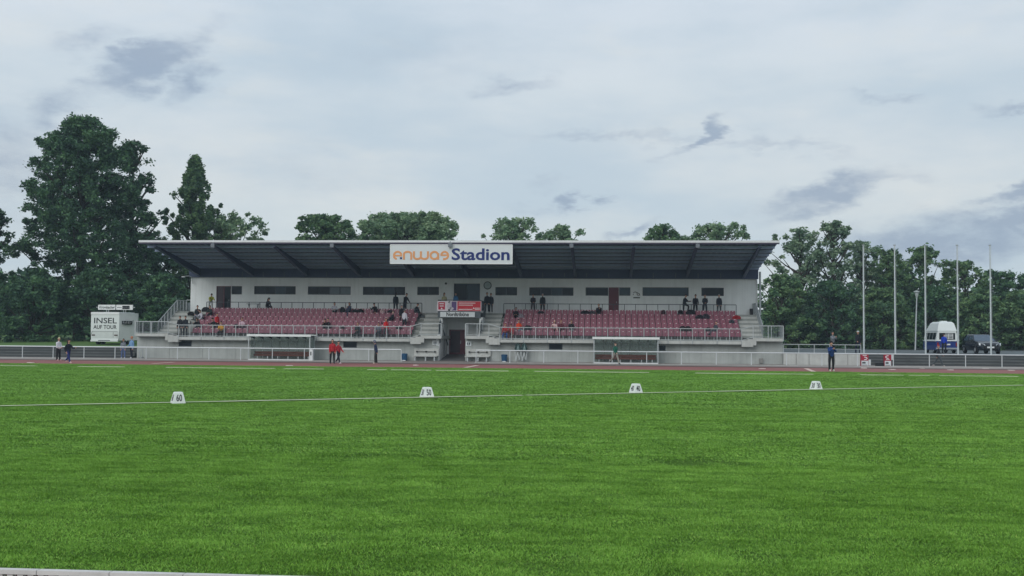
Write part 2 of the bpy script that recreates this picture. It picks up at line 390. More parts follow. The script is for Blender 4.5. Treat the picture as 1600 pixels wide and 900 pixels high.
def lawn():
    hid = bpy.data.collections.new('tuft_library')
    for i in range(6):
        me = blade_patch(720, 40+i); me.materials.append(BLADES); o = bpy.data.objects.new('grass_tuft', me); hid.objects.link(o)
    pts = []; scl = []; r = np.random.RandomState(5)
    for y0, y1, sp, k in ((10.42, 21, .36, 1.0), (19, 37, .60, 1.7), (35, YG-.15, 1.0, 2.9)):
        y = y0
        while y < y1:
            half = y*.5+3; cx = -y*.085; n = int(2*half/sp); xs = cx-half+2*half*(np.arange(n)+r.rand(n))/n
            for x in xs:
                if y0 > 11 and y < y0+2 and r.rand() > (y-y0)/2: continue
                if y > y1-2 and y1 < 60 and r.rand() > (y1-y)/2: continue
                pts.append((x, min(YG-.3*k, y+r.uniform(-.4,.4)*sp), 0)); zz = r.uniform(.6, 1.2)*(1+.12*(k-1)); scl.append((k, k, zz))
            y += sp
    me = bpy.data.meshes.new('lawn_points'); me.from_pydata(pts, [], [])
    at = me.attributes.new('tuft_scale', 'FLOAT_VECTOR', 'POINT'); at.data.foreach_set('vector', np.array(scl, dtype=np.float32).ravel()); me.update()
    o = link('lawn_grass', me); o['kind'] = 'stuff'
    g = bpy.data.node_groups.new('lawn', 'GeometryNodeTree')
    g.interface.new_socket('Geometry', in_out='INPUT', socket_type='NodeSocketGeometry'); g.interface.new_socket('Geometry', in_out='OUTPUT', socket_type='NodeSocketGeometry')
    A = g.nodes.new; gi = A('NodeGroupInput'); go = A('NodeGroupOutput'); ip = A('GeometryNodeInstanceOnPoints'); ci = A('GeometryNodeCollectionInfo')
    ci.inputs['Collection'].default_value = hid; ci.inputs['Separate Children'].default_value = True; ci.inputs['Reset Children'].default_value = True
    ip.inputs['Pick Instance'].default_value = True
    rv = A('FunctionNodeRandomValue'); rv.data_type = 'INT'; rv.inputs[4].default_value = 0; rv.inputs[5].default_value = 5
    ro_ = A('FunctionNodeRandomValue'); ro_.data_type = 'FLOAT_VECTOR'; ro_.inputs[0].default_value = (0,0,0); ro_.inputs[1].default_value = (0,0,6.28); ro_.inputs['Seed'].default_value = 4
    L = g.links.new
    na = A('GeometryNodeInputNamedAttribute'); na.data_type = 'FLOAT_VECTOR'; na.inputs[0].default_value = 'tuft_scale'; L(na.outputs[0], ip.inputs['Scale'])
    L(gi.outputs[0], ip.inputs['Points']); L(ci.outputs[0], ip.inputs['Instance']); L(rv.outputs[2], ip.inputs['Instance Index']); L(ro_.outputs[0], ip.inputs['Rotation']); L(ip.outputs[0], go.inputs[0])
    md = o.modifiers.new('lawn', 'NODES'); md.node_group = g
lawn()

# ------------------------------------------------------------------ grandstand
YW, YF, YD, YB = 96.5, 86.0, 88.8, 89.5          # upper wall, roof front, deck front, basement wall
ZD, ZL, ZP = 1.85, 2.12, 4.1
WX0, WX1 = -37.7, 13.25
gs = thing('grandstand', 'long white grandstand building under a dark cantilever roof on a concrete base', 'grandstand', (-12, 92, 0))
gs.location = (0, 0, 0)
# openings of the upper wall: px x0,x1,y0,y1, kind
WIN = [(338,361,447,492,'door2'),(361.5,378,447,460,'w1'),(397,462,447,460,'w4'),(481,548,447.5,460.5,'w4b'),(567,633,448,461,'w4'),(652,686,448,461,'w2'),
       (709,750,443,491,'glass'),(774,808,448.5,461.5,'w2'),(827,896,449,462,'w4'),(915,950.5,449,462,'w1'),(951,967,449,492,'door'),(967.5,985,449,462,'w1'),
       (1004,1076,449,462.5,'w1'),(1096,1131,449.5,462.5,'w1')]
rects = []
for (a, b_, c, d, k) in WIN:
    xa, xb = X(a, YW, 455), X(b_, YW, 455); z1 = PY((a+b_)/2, c, YW)[1]; z0 = ZP if k in ('door','door2','glass') else PY((a+b_)/2, d, YW)[1]
    rects.append((xa, xb, z0, z1, k))
def wall_with_holes(x0, x1, z0, z1, y0, y1, holes, name, mt, parent):
    xs = sorted({x0, x1, *[h[0] for h in holes], *[h[1] for h in holes]}); zs = sorted({z0, z1, *[h[2] for h in holes if h[2] > z0], *[h[3] for h in holes]})
    b = MB(); n = len(xs); m_ = len(zs)
    inside = lambda i, j: 0 <= i < n-1 and 0 <= j < m_-1 and not any(h[0]-1e-6 <= xs[i] and xs[i+1] <= h[1]+1e-6 and h[2]-1e-6 <= zs[j] and zs[j+1] <= h[3]+1e-6 for h in holes)
    for i in range(n-1):
        for j in range(m_-1):
            if not inside(i, j): continue
            a, c, e, f = xs[i], xs[i+1], zs[j], zs[j+1]
            b.add([(a,y0,e),(c,y0,e),(c,y0,f),(a,y0,f)], [(0,1,2,3)]); b.add([(a,y1,e),(c,y1,e),(c,y1,f),(a,y1,f)], [(3,2,1,0)])
            if not inside(i-1, j): b.add([(a,y0,e),(a,y1,e),(a,y1,f),(a,y0,f)], [(0,3,2,1)])
            if not inside(i+1, j): b.add([(c,y0,e),(c,y1,e),(c,y1,f),(c,y0,f)], [(0,1,2,3)])
            if not inside(i, j-1): b.add([(a,y0,e),(c,y0,e),(c,y1,e),(a,y1,e)], [(0,1,2,3)])
            if not inside(i, j+1): b.add([(a,y0,f),(c,y0,f),(c,y1,f),(a,y1,f)], [(3,2,1,0)])
    me = bpy.data.meshes.new(name); me.from_pydata(b.v, [], b.f); me.materials.append(mt)
    return link(name, me, parent)
holes = [(r[0], r[1], r[2], r[3]) for r in rects]
# abutting openings: merge the tiny gap between door and side window
wall_with_holes(WX0, WX1, ZP-.2, 7.25, YW, YW+.3, holes, 'upper_wall', RENDERW, gs)
b = MB(); b.box(WX0, WX0+.3, YW+.3, YW+6, ZP-.2, 7.25); b.box(WX1-.3, WX1, YW+.3, YW+6, ZP-.2, 7.25); b.box(WX0, WX1, YW+6, YW+6.3, .9, 7.25); b.build('side_wall', RENDERW, gs)
b = MB(); b.box(WX0+.3, WX1-.3, YW+.31, YW+5.9, ZP-.1, ZP); b.box(WX0+.3, WX1-.3, YW+3.4, YW+3.5, ZP, 7.2); b.build('interior', mat('interior_grey', (96,100,100), .9), gs)
for (xa, xb, z0, z1, k) in rects:
    w = xb-xa; yy = YW+.10
    fr = MB(); t = .06
    fr.box(xa, xb, yy, yy+.09, z1-t, z1); 
    if k[0] == 'w': fr.box(xa, xb, yy, yy+.09, z0, z0+t)
    fr.box(xa, xa+t, yy, yy+.09, z0+t, z1-t); fr.box(xb-t, xb, yy, yy+.09, z0+t, z1-t)
    n = {'w4':4,'w4b':4,'w2':2,'w1':1,'glass':2,'door':1,'door2':2}[k]
    ins = [(xa+t+(w-2*t)*i/n, xa+t+(w-2*t)*(i+1)/n) for i in range(n)]
    for i in range(1, n): fr.box(ins[i][0]-.035, ins[i][0]+.035, yy, yy+.08, z0+t, z1-t)
    nm = 'door' if k.startswith('door') else 'window'
    o = fr.build(nm, MAROON if nm == 'door' else FRAMED, gs)
    tr = MB(); q = .07
    tr.box(xa-q, xb+q, YW-.02, YW+.02, z1+.002, z1+q)
    if k[0] == 'w': tr.box(xa-q, xb+q, YW-.03, YW+.02, z0-q, z0-.002)
    if k not in ('w1',) or True:
        tr.box(xa-q, xa-.002, YW-.02, YW+.02, z0, z1) ; tr.box(xb+.002, xb+q, YW-.02, YW+.02, z0, z1)
    if not (abs(xa - X(361.5, YW, 455)) < .01 or abs(xa-X(967.5, YW, 455)) < .01 or abs(xa-X(951, YW, 455)) < .01 or abs(xa-X(915, YW, 455)) < .01 or abs(xa-X(338, YW, 455)) < .01):
        tr.build('window_trim', TRIM, o)
    else:
        tr = MB(); tr.box(xa-q, xb+.0, YW-.02, YW+.02, z1+.002, z1+q); tr.build('window_trim', TRIM, o)
        if k[0] == 'w': tr = MB(); tr.box(xa, xb, YW-.03, YW+.02, z0-q, z0-.002); tr.build('window_trim', TRIM, o)
    for i, (u0, u1) in enumerate(ins):
        pb = MB(); pb.box(u0+.002, u1-.002, yy+.04, yy+.055, z0+t if k[0] == 'w' else z0+.02, z1-t)
        mt = (GLASS, GLASS2)[(i*7+int(xa*3)) % 3 == 0]
        if k == 'w4b' and i >= 2: mt = GLASSB
        if k == 'door': mt = MAROON
        if k == 'door2' and i == 0: mt = MAROOND
        pb.build('pane', mt, o)
    if nm == 'door':
        hb = MB(); hb.tube([(xb-.2, yy-.05, ZP+1.0), (xb-.2, yy-.05, ZP+1.15)], .02); hb.build('handle', GALV, o)
tag_holder = None
# platform and steps structure
SLx0_, SRx1_ = X(247, 90.3)-.05, X(1192, 90.3)+.05
b = MB(); b.box(SLx0_, SRx1_, 94.4, YW, ZP-.25, ZP); b.build('upper_platform', CONCL, gs)
# basement wall in precast panels, joint 2 cm
bx0, bx1 = X(214, YB, 545), X(1223, YB, 545)
gapx0, gapx1 = X(686, YB, 545), X(727, YB, 545)
def panels(x0, x1):
    n = max(1, round((x1-x0)/2.9)); w = (x1-x0)/n
    for i in range(n):
        bb = MB(); bb.box(x0+i*w+.015, x0+(i+1)*w-.015, YB-.03, YB, .03, 1.28); bb.build('concrete_panel', CONC, gs)
    bb = MB(); bb.box(x0, x1, YB+.001, YB+.25, .03, 1.95); bb.build('basement_wall', CONC, gs)
panels(bx0, gapx0); panels(gapx1, bx1)
for (a, c, y0, y1) in ((280,300,532,541),(537,558,534,543),(858,879,537,546),(1030,1040,540,548)):
    o = MB(); o.box(X(a,YB), X(c,YB), YB-.045, YB-.002, PY(a,y1,YB)[1], PY(a,y0,YB)[1]); w_ = o.build('window', FRAMED, gs)
    o = MB(); o.box(X(a,YB)+.06, X(c,YB)-.06, YB-.055, YB-.04, PY(a,y1,YB)[1]+.06, PY(a,y0,YB)[1]-.06); o.build('pane', GLASS, w_)
# recess between the two halves: ramp, side walls, door wall
YR = 94.2
rx0, rx1 = gapx0, X(745, YB, 545)
b = MB(); b.add([(rx0,YB-.3,.034),(rx1,YB-.3,.034),(rx1,YR,.5),(rx0,YR,.5)], [(0,1,2,3)]); b.build('entrance_ramp', mat('ramp_asphalt', (98,98,98), .9), gs)
b = MB(); b.loft([[(x_,YB,-.02),(x_,YR,-.02),(x_,YR,3.7),(x_,91.2,3.7),(x_,91.2,2.6),(x_,YB,1.84)] for x_ in (rx0-.25, rx0)]); b.build('recess_wall', RENDERW, gs)
b = MB(); b.loft([[(x_,YB+.26,-.02),(x_,YR,-.02),(x_,YR,3.7),(x_,91.2,3.7),(x_,91.2,2.6),(x_,YB+.26,1.84)] for x_ in (rx1, rx1+.25)]); b.build('recess_wall', RENDERW, gs)
b = MB(); b.box(rx0-.25, rx1+.25, YR, YR+.25, .3, 3.75); b.build('recess_wall', RENDERW, gs)
b = MB(); b.prism([(0,0),(0.001,0),(0.001,0)], 0, 1) if False else None
tri = [(X(686,YB,545)+.02, YB+.02), ]
b = MB(); xa = rx0+.012
b.add([(rx0+.005,YB,.03),(rx0+.03,YB,.03),(rx0+.03,YB+4.2,.42),(rx0+.005,YB+4.2,.42),(rx0+.005,YB,1.5),(rx0+.03,YB,1.5)], [(0,1,5,4),(1,2,5),(0,4,3),(2,3,4,5),(0,3,2,1)]); b.build('ramp_cheek', TRIM, gs)
b = MB(); b.bar((rx0+.1,YB,3.3),(rx0+.1,YR-.3,1.3),.07); b.bar((rx0+.1,YB,3.3),(rx0+.1,YB,1.5),.05); b.bar((rx0+.1,YB+2.2,2.2),(rx0+.1,YB+2.2,.4),.05); b.build('ramp_handrail', DSTEEL, gs)
dx0, dx1 = X(702, YR, 535), X(728, YR, 535); dz0, dz1 = .5, PY(712, 515, YR)[1]
b = MB(); b.box(dx0, dx1, YR-.06, YR-.002, dz0, dz1); dd = b.build('door', MAROON, gs)
b = MB(); b.box(dx0+.12, dx0+.95, YR-.075, YR-.058, dz0+.15, dz1-.12); b.build('door_leaf', MAROOND, dd)
b = MB(); b.tube([(dx0+1.02,YR-.12,dz0+.9),(dx0+1.02,YR-.12,dz0+1.2)], .03); b.build('handle', GALV, dd)
b = MB(); b.box(dx0-.2, dx0-.01, YR-.04, YR-.003, dz0, dz1+.12); b.box(dx0, dx1, YR-.04, YR-.003, dz1+.004, dz1+.14); b.build('door_trim', TRIM, dd)
# balcony over the recess
bxa, bxb = X(684, 91, 478), X(751, 91, 478)
b = MB(); b.box(bxa+.05, bxb-.05, 91.05, 94.4, 3.72, 4.09); b.box(bxa, bxb, 91, 91.06, PY(700,496,91)[1]-.02, 4.2); b.build('balcony', mat('balcony_fascia', (84,92,98), .6), gs)
b = MB()
for xx in (bxa+.03, bxb-.03):
    b.box(xx-.03, xx+.03, 91.0, 91.05, 4.2, 5.14); b.bar((xx,91.05,5.1),(xx,94.4,5.1),.05); b.bar((xx,91.05,4.3),(xx,94.4,4.3),.04)
    for k in range(1, 22): b.bar((xx,91.05+k*.15,4.3),(xx,91.05+k*.15,5.1),.015)
b.bar((bxa,91.02,5.12),(bxb,91.02,5.12),.06); b.build('balcony_railing', DSTEEL, gs)
# front deck slabs, landings
edge = CONCL
def slab(xa, xb, z, y0=YD, y1=94.4, name='deck_slab'):
    b = MB(); b.box(xa, xb, y0+.1, y1, z-.28, z-.002); b.build(name, CONC, gs)
    n = max(1, round((xb-xa)/1.94)); w = (xb-xa)/n
    for i in range(n):
        e = MB(); e.box(xa+i*w+.04, xa+(i+1)*w-.04, y0, y0+.1, z-.24, z); e.build('edge_beam', edge, gs)
L0, L1 = X(279, YD), X(641, YD); R0, R1 = X(781, YD), X(1159, YD)
LA, LB = X(211, YD), L0-.9; LC, LD = L1+.9, X(689.5, YD); RA, RB = X(727, YD), R0-.9; RC, RD_ = R1+.9, X(1224, YD)
slab(L0, L1, ZD); slab(R0, R1, ZD)
for a_, b__ in ((LA, LB), (LC, LD), (RA, RB), (RC, RD_)): slab(a_, b__, ZL, name='landing_slab')
for (xa, sgn) in ((L0, -1), (L1, 1), (R0, -1), (R1, 1)):
    for i in range(2):
        u0 = xa+sgn*.45*i; u1 = xa+sgn*.45*(i+1)
        e = MB(); e.box(min(u0,u1), max(u0,u1), YD, 90.2, 1.42, ZD+.09*(i+1)); e.build('stair_step', CONCL, gs)
    e = MB(); e.box(min(xa+sgn*.9, xa+sgn*1.15), max(xa+sgn*.9, xa+sgn*1.15), YD-.02, YD+.2, 1.55, ZL+.02); e.build('stair_cheek', CONCL, gs)
# long stairs up to the platform
SY0, SY1, NS = 90.3, 94.4, 11
def stair(xa, xb):
    for i in range(NS):
        e = MB(); y0 = SY0+(SY1-SY0)*i/NS
        e.box(xa, xb, y0, y0+.42, ZL+(ZP-ZL)*(i+1)/NS-.19, ZL+(ZP-ZL)*(i+1)/NS); e.build('stair_step', CONCL if i % 2 else CONCS, gs)
    e = MB(); e.loft([[(x_, SY0, ZL-.1),(x_, SY1, ZP-.3),(x_, SY1, ZP-.55),(x_, SY0+.3, ZL-.3)] for x_ in (xa+.05, xb-.05)]); e.build('stair_slab', CONC, gs)
SLx0, SLx1 = X(247, SY0), X(283, SY0); SCx0, SCx1 = X(654, SY0), X(685, SY0); SDx0, SDx1 = X(751, SY0), X(779, SY0); SRx0, SRx1 = X(1160, SY0), X(1192, SY0)
for a_, b__ in ((SLx0, SLx1), (SCx0, SCx1), (SDx0, SDx1), (SRx0, SRx1)): stair(a_, b__)
# dark plate cheeks of the centre stairs
for x_ in (SCx1+.03, SDx0-.03):
    b = MB(); b.loft([[(x_+d, SY0, ZL-.3),(x_+d, SY1, ZP-.4),(x_+d, SY1, ZP+.9),(x_+d, SY0, ZL+.95)] for d in (-.02,.02)])
    b.build('stair_parapet', mat('parapet_plate', (98,108,112), .6), gs)

# railings: sub-parts are the posts; fine bars joined
_post = {}
def railing(pts, h, spacing, mt, parent, bars=False, postw=.05, mid=None, lowbar=.09, name='railing'):
    """pts: polyline of base points"""
    f = MB(); P_ = [Vector(p) for p in pts]; u = Vector((0,0,1))
    for a, c in zip(P_, P_[1:]):
        f.bar(a+u*h, c+u*h, .055); 
        if lowbar: f.bar(a+u*lowbar, c+u*lowbar, .04)
        if mid: f.bar(a+u*mid, c+u*mid, .035); f.bar(a, a+u*h, .03); f.bar(c, c+u*h, .03)
    r = f.build(name, mt, parent)
    bb = MB(); npost = 0
    for a, c in zip(P_, P_[1:]):
        L = (c-a).length; n = max(1, round(L/spacing))
        for i in range(n+1):
            if i == 0 and a is not P_[0]: continue
            q = a+(c-a)*i/n; key = (round(h,2), postw, mt.name)
            if key not in _post:
                pm = MB(); pm.box(-postw/2, postw/2, -postw/2, postw/2, -.22, h-.02); _post[key] = pm.mesh('post', mt)
            link('post', _post[key], r, q)
        if bars:
            nb = int(L/.125)
            for i in range(nb+1):
                q = a+(c-a)*i/max(1, nb); bb.box(q.x-.008, q.x+.008, q.y-.008, q.y+.008, q.z+lowbar, q.z+h)
    if bars: bb.build('baluster', mat('baluster_steel', (112,120,124), .5, .3), r, kind='stuff')
    return r
yr = YD+.02
railing([(L0,yr,ZD),(L1,yr,ZD)], 1.0, .97, GALV, gs, bars=True)
railing([(R0,yr,ZD),(R1,yr,ZD)], 1.0, .97, GALV, gs, bars=True)
for (a_, b__) in (((LA,yr,ZL),(LB,yr,ZL)), ((LC,yr,ZL),(LD,yr,ZL)), ((RA,yr,ZL),(RB,yr,ZL)), ((RC,yr,ZL),(RD_,yr,ZL))):
    railing([a_, b__], 1.0, 1.25, GALV, gs, bars=(b__[0] < -30 or a_[0] > 10))
for a_, b__ in (((LB,yr,ZL),(L0,yr,ZD)), ((L1,yr,ZD),(LC,yr,ZL)), ((RB,yr,ZL),(R0,yr,ZD)), ((R1,yr,ZD),(RC,yr,ZL))):
    railing([a_, b__], 1.0, 1.0, GALV, gs)
railing([(LA+.03,yr,ZL),(LA+.03,SY0,ZL),(SLx0,SY0,ZL)], 1.0, .6, GALV, gs, bars=True)
railing([(RD_-.03,yr,ZL),(RD_-.03,SY0,ZL),(SRx1,SY0,ZL)], 1.0, .6, GALV, gs, bars=True)
railing([(SLx0,SY0,ZL),(SLx0,SY1,ZP),(SLx0,YW,ZP)], 1.0, .8, GALV, gs, bars=True)
railing([(SRx1,SY0,ZL),(SRx1,SY1,ZP),(SRx1,YW,ZP)], 1.0, .8, GALV, gs, bars=True)
railing([(LD-.03,yr,ZL),(LD-.03,YB+.3,ZL)], 1.0, .4, GALV, gs, bars=True)
railing([(RA+.03,yr,ZL),(RA+.03,YB+.9,ZL)], 1.0, .4, GALV, gs, bars=True)
LX0, LX1 = -34.95, -16.05; RX0, RX1 = -8.55, 11.1
railing([(X(323,94.25,480),94.25,ZP),(LX1+.1,94.25,ZP)], .84, .97, DSTEEL, gs, lowbar=.0)
railing([(RX0-.2,94.25,ZP),(RX1+.1,94.25,ZP)], .84, .97, DSTEEL, gs, lowbar=.0)
pp = MB(); pp.box(SLx0, WX0+.1, YW+.05, YW+.1, ZP, ZP+.85); pp.build('end_panel', mat('panel_grey', (112,122,126), .6), gs)
railing([(SLx0,YW+.07,ZP),(WX0,YW+.07,ZP)], 1.08, .5, GALV, gs)
pp = MB(); pp.box(WX1, SRx1, YW+.05, YW+.1, ZP, ZP+.85); pp.build('end_panel', MATS['panel_grey'], gs)

# ------------------------------------------------------------------ roof
rf = link('roof', None, gs)
RFX0, RFX1 = -38.0, 13.5; ZF, ZR, YRR = 9.62, 8.0, 98.5
def rz_(y): return ZF+(ZR-ZF)*(y-YF)/(YRR-YF)
b = MB()
# corrugated sheet (trapezoidal ribs running front to back)
pts = []; x = RFX0; k = 0
while x < RFX1:
    dz = .045 if k % 4 in (1,2) else 0
    pts.append((x, dz)); x += .11; k += 1
b.loft([[(px_, y_, rz_(y_)+dz) for px_, dz in pts]+[(px_, y_, rz_(y_)+dz+.05) for px_, dz in reversed(pts)] for y_ in (YF+.02, YRR)])
b.build('roof_sheet', NAVY, rf)
b = MB(); b.box(RFX0-.05, RFX1+.05, YF-.06, YF+.02, ZF-.05, ZF+.12); b.build('fascia', mat('fascia_metal', (214,216,218), .4, .2), rf)
b = MB(); b.box(RFX0-.05, RFX1+.05, YF-.02, YF+.1, ZF-.16, ZF-.05); b.build('gutter', mat('gutter_purple', (70,62,84), .5), rf)
for yy in (87.4, 88.9, 90.4, 91.9, 93.4, 94.9, 96.3):
    b = MB(); zz = rz_(yy); b.box(RFX0+.1, RFX1-.1, yy-.05, yy+.05, zz-.2, zz-.012); b.box(RFX0+.1, RFX1-.1, yy-.2, yy+.2, zz-.215, zz-.2); b.build('purlin', PURL, rf)  # wide pale lower flange draws the reflected light bands
bm_ = MB()
prof = [(YF+.25, rz_(YF+.25)-.22), (YF+.25, rz_(YF+.25)-.34), (92.5, rz_(92.5)-.75), (96.9, 7.27), (98.3, 7.27), (98.3, rz_(98.3)-.22)]
bm_.loft([[(d, y_, z_) for y_, z_ in prof] for d in (-.07, .07)])
bm_.box(-.16, .16, YF+.25, 92.5, 0, 0.001) if False else None
fl = [(YF+.25, rz_(YF+.25)-.35), (92.5, rz_(92.5)-.76), (96.9, 7.262)]
for (ya, za), (yb_, zb) in zip(fl, fl[1:]): bm_.bar((0, ya, za), (0, yb_, zb), .26, .03)
bme = bm_.mesh('roof_beam', NAVY2)
beamx = [X(px, YF+.3, 384) for px in (242,335,429,520,613,707,800,894,990,1088,1187)]
for bx_ in beamx: link('roof_beam', bme, rf, (bx_, 0, 0))
b = MB(); b.box(WX0-.1, WX1+.1, YW-.25, YW+.35, 7.26, 8.1); b.build('rear_fascia', NAVY2, rf)
for i in range(48):
    pass
b = MB()
for i in range(26):
    xx = WX0+1+i*1.95; b.box(xx-.03, xx+.03, YW-.31, YW-.25, 7.35, 7.75)
b.build('fascia_bracket', mat('bracket_grey', (84,94,104), .5), rf, kind='stuff')
b = MB(); b.tube([(WX1+.25, 96.3, ZP),(WX1+.25, 96.3, 7.9)], .09, 8); b.build('end_column', GALV, gs)
b = MB(); b.tube([(WX1+.0, YW-.06, ZP),(WX1+.0, YW-.06, 7.2)], .05, 8); b.build('downpipe', TRIM, gs)

# ------------------------------------------------------------------ seating terraces
sb = MB()
# shell: pan and back with raised lip, hand hole framed by four strips
def seatmesh():
    s = MB(); w = .226
    pan = [[(-w,-.38,.40),(0,-.38,.385),(w,-.38,.40)], [(-w,-.2,.385),(0,-.2,.365),(w,-.2,.385)], [(-w,-.02,.40),(0,-.02,.38),(w,-.02,.40)]]
    vs = [p for r in pan for p in r]; vs2 = [(x_,y_,z_-.03) for x_,y_,z_ in vs]
    fs = [(r*3+c, r*3+c+1, (r+1)*3+c+1, (r+1)*3+c) for r in range(2) for c in range(2)]
    s.add(vs+vs2, fs+[tuple(i+9 for i in f[::-1]) for f in fs]+[(0,9,10,1),(1,10,11,2),(0,3,12,9),(3,6,15,12),(2,11,14,5),(5,14,17,8)])
    bk = [(-w,.0,.38),(w,.0,.38),(w,.05,.66),(w*.8,.08,.78),(-w*.8,.08,.78),(-w,.05,.66)]
    s.loft([bk, [(x_, y_+.03, z_) for x_, y_, z_ in bk]])
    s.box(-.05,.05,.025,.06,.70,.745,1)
    s.box(-.03,.03,-.3,.02,.02,.37,2); s.box(-.2,.2,.0,.035,.28,.31,2)
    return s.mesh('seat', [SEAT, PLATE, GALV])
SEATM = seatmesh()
def terrace(x0, x1, n, label, e0, e1):
    t = thing('seating_terrace', label, 'seating terrace', (x0, YD, 0), group='maroon seat terraces')
    for i in range(6):
        zt = ZD+.36*i; b = MB(); y0 = (YD+.05 if i == 0 else 89.45+.75*i)
        b.box(e0-x0, e1-x0, y0-YD, 89.45+.75*(i+1)+(.0 if i < 5 else .35)-YD, zt-.36 if i else zt-.2, zt if i else zt+.003); b.build('terrace_step', CONCS, t)
        for k in range(n):
            sx = (k+.5)*(x1-x0)/n
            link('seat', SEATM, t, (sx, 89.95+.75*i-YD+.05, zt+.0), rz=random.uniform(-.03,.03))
    return t
terrace(LX0, LX1, 39, 'western block of six rows of maroon seats, between the end stair and the entrance', SLx1+.01, SCx0-.01)
terrace(RX0, RX1, 40, 'eastern block of six rows of maroon seats, beside the clock and four standing men', SDx1+.01, SRx0-.01)

# ------------------------------------------------------------------ signs on the stand
sx0, sz1 = PY(611, 383, YF-.25); sx1, sz0 = PY(800, 412, YF-.25)
sg = thing('stadium_sign', 'wide white name board with copper and blue lettering under the roof edge', 'sign', (0, YF-.3, 0))
b = MB(); b.box(sx0, sx1, -.1, .1, sz0, sz1); b.build('sign_board', SIGNW, sg)
b = MB()
for (a_, c_, d_, e_) in ((sx0-.04,sx1+.04,sz1,sz1+.05),(sx0-.04,sx1+.04,sz0-.05,sz0),(sx0-.05,sx0,sz0,sz1),(sx1,sx1+.05,sz0,sz1)): b.box(a_, c_, -.12, .1, d_, e_)
b.build('sign_frame', TRIM, sg)
b = MB(); 
for xx in (sx0+1, sx1-1, (sx0+sx1)/2): b.box(xx-.04, xx+.04, .1, .45, sz1-.2, sz1-.1); b.box(xx-.03,xx+.03,.3,.36,sz1-.1,sz1+.2)
b.build('sign_bracket', DSTEEL, sg)
t_ = text('Stadion', 1.42, BLUE, parent=sg, loc=(0,-.11,0), bold=.032, depth=.012)
bb_ = [v.co.x for v in t_.data.vertices]; zz_ = [v.co.z for v in t_.data.vertices]
tx0, tx1 = X(706, YF-.3, 397), X(796.5, YF-.3, 397); tz1 = PY(750, 388.0, YF-.3)[1]; tz0 = PY(750, 406.8, YF-.3)[1]
kx = (tx1-tx0)/(max(bb_)-min(bb_)); kz = (tz1-tz0)/(max(zz_)-min(zz_))
for v in t_.data.vertices: v.co.x = tx0+(v.co.x-min(bb_))*kx; v.co.z = tz0+(v.co.z-min(zz_))*kz
# the copper word, drawn as even strokes: e n w a g, the last like a turned e
_SY = [0]
def stroke(b, pts, w, y=-.112):
    _SY[0] += 1; y -= (_SY[0] % 7)*.0022
    P_ = [Vector((p[0], 0, p[1])) for p in pts]; L_ = []; R_ = []
    for i, p in enumerate(P_):
        d = (P_[min(i+1, len(P_)-1)]-P_[max(i-1, 0)]).normalized(); n_ = Vector((-d.z, 0, d.x))*w/2; L_.append(p+n_); R_.append(p-n_)
    n = len(P_); vs = [(q.x, y, q.z) for q in L_+R_]+[(q.x, y+.014, q.z) for q in L_+R_]
    fs = [(i, i+1, n+i+1, n+i) for i in range(n-1)]+[(2*n+i, 2*n+n+i, 2*n+n+i+1, 2*n+i+1) for i in range(n-1)]
    fs += [(i, 2*n+i, 2*n+i+1, i+1) for i in range(n-1)]+[(n+i, n+i+1, 3*n+i+1, 3*n+i) for i in range(n-1)]
    b.add(vs, fs)
def arc(cx, cz, rx, rz, a0, a1, n=10): return [(cx+rx*math.cos(math.radians(a0+(a1-a0)*i/n)), cz+rz*math.sin(math.radians(a0+(a1-a0)*i/n))) for i in range(n+1)]
gx = lambda px: X(px, YF-.3, 399); gz = lambda py: PY(658, py, YF-.3)[1]
b = MB(); sw = .16; zb, zt_ = gz(404.8), gz(393.6); zm = (zb+zt_)/2; hz = (zt_-zb)/2
def xs_(a, c): return gx(a), gx(c)
a_, c_ = xs_(616, 627.5); stroke(b, arc((a_+c_)/2, zm, (c_-a_)/2, hz, 0, 200)+[(a_, zm-.15)]+arc((a_+c_)/2-.05, zm, (c_-a_)/2-.05, hz, 215, 265, 4), sw); stroke(b, [(a_, zm-.02),(c_+.05, zm-.02)], sw*.8)
a_, c_ = xs_(631.5, 643); stroke(b, [(a_, zb-.05)]+[(a_, zm+.1)]+arc((a_+c_)/2, zm+.1, (c_-a_)/2, hz-.1, 180, 0)+[(c_, zb-.05)], sw)
a_, c_ = xs_(647, 669); mid = (a_+c_)/2; stroke(b, [(a_, zt_+.04),(a_, zm-.1)]+arc((a_+mid)/2, zm-.1, (mid-a_)/2, hz-.1, 180, 360)+[(mid, zt_+.04)], sw); stroke(b, [(mid, zm-.1)]+arc((mid+c_)/2, zm-.1, (c_-mid)/2, hz-.1, 180, 360)+[(c_, zt_+.04)], sw)
a_, c_ = xs_(673, 685); stroke(b, arc((a_+c_)/2, zm, (c_-a_)/2, hz, 0, 360, 18), sw); stroke(b, [(c_, zt_-.1),(c_, zb-.05)], sw)
a_, c_ = xs_(689.5, 700.5); stroke(b, arc((a_+c_)/2, zm, (c_-a_)/2, hz, 180, -70), sw); stroke(b, [(a_-.04, zm+.02),(c_, zm+.02)], sw*.8); stroke(b, [((a_+c_)/2-.12, zb),((a_+c_)/2+.1, zb)], sw)
b.build('logo_lettering', ORANGE, sg)
b = MB(); b.box(gx(625.4), gx(628.6), -.125, -.11, gz(405.2), gz(402)); b.build('logo_dot', BLUE, sg)
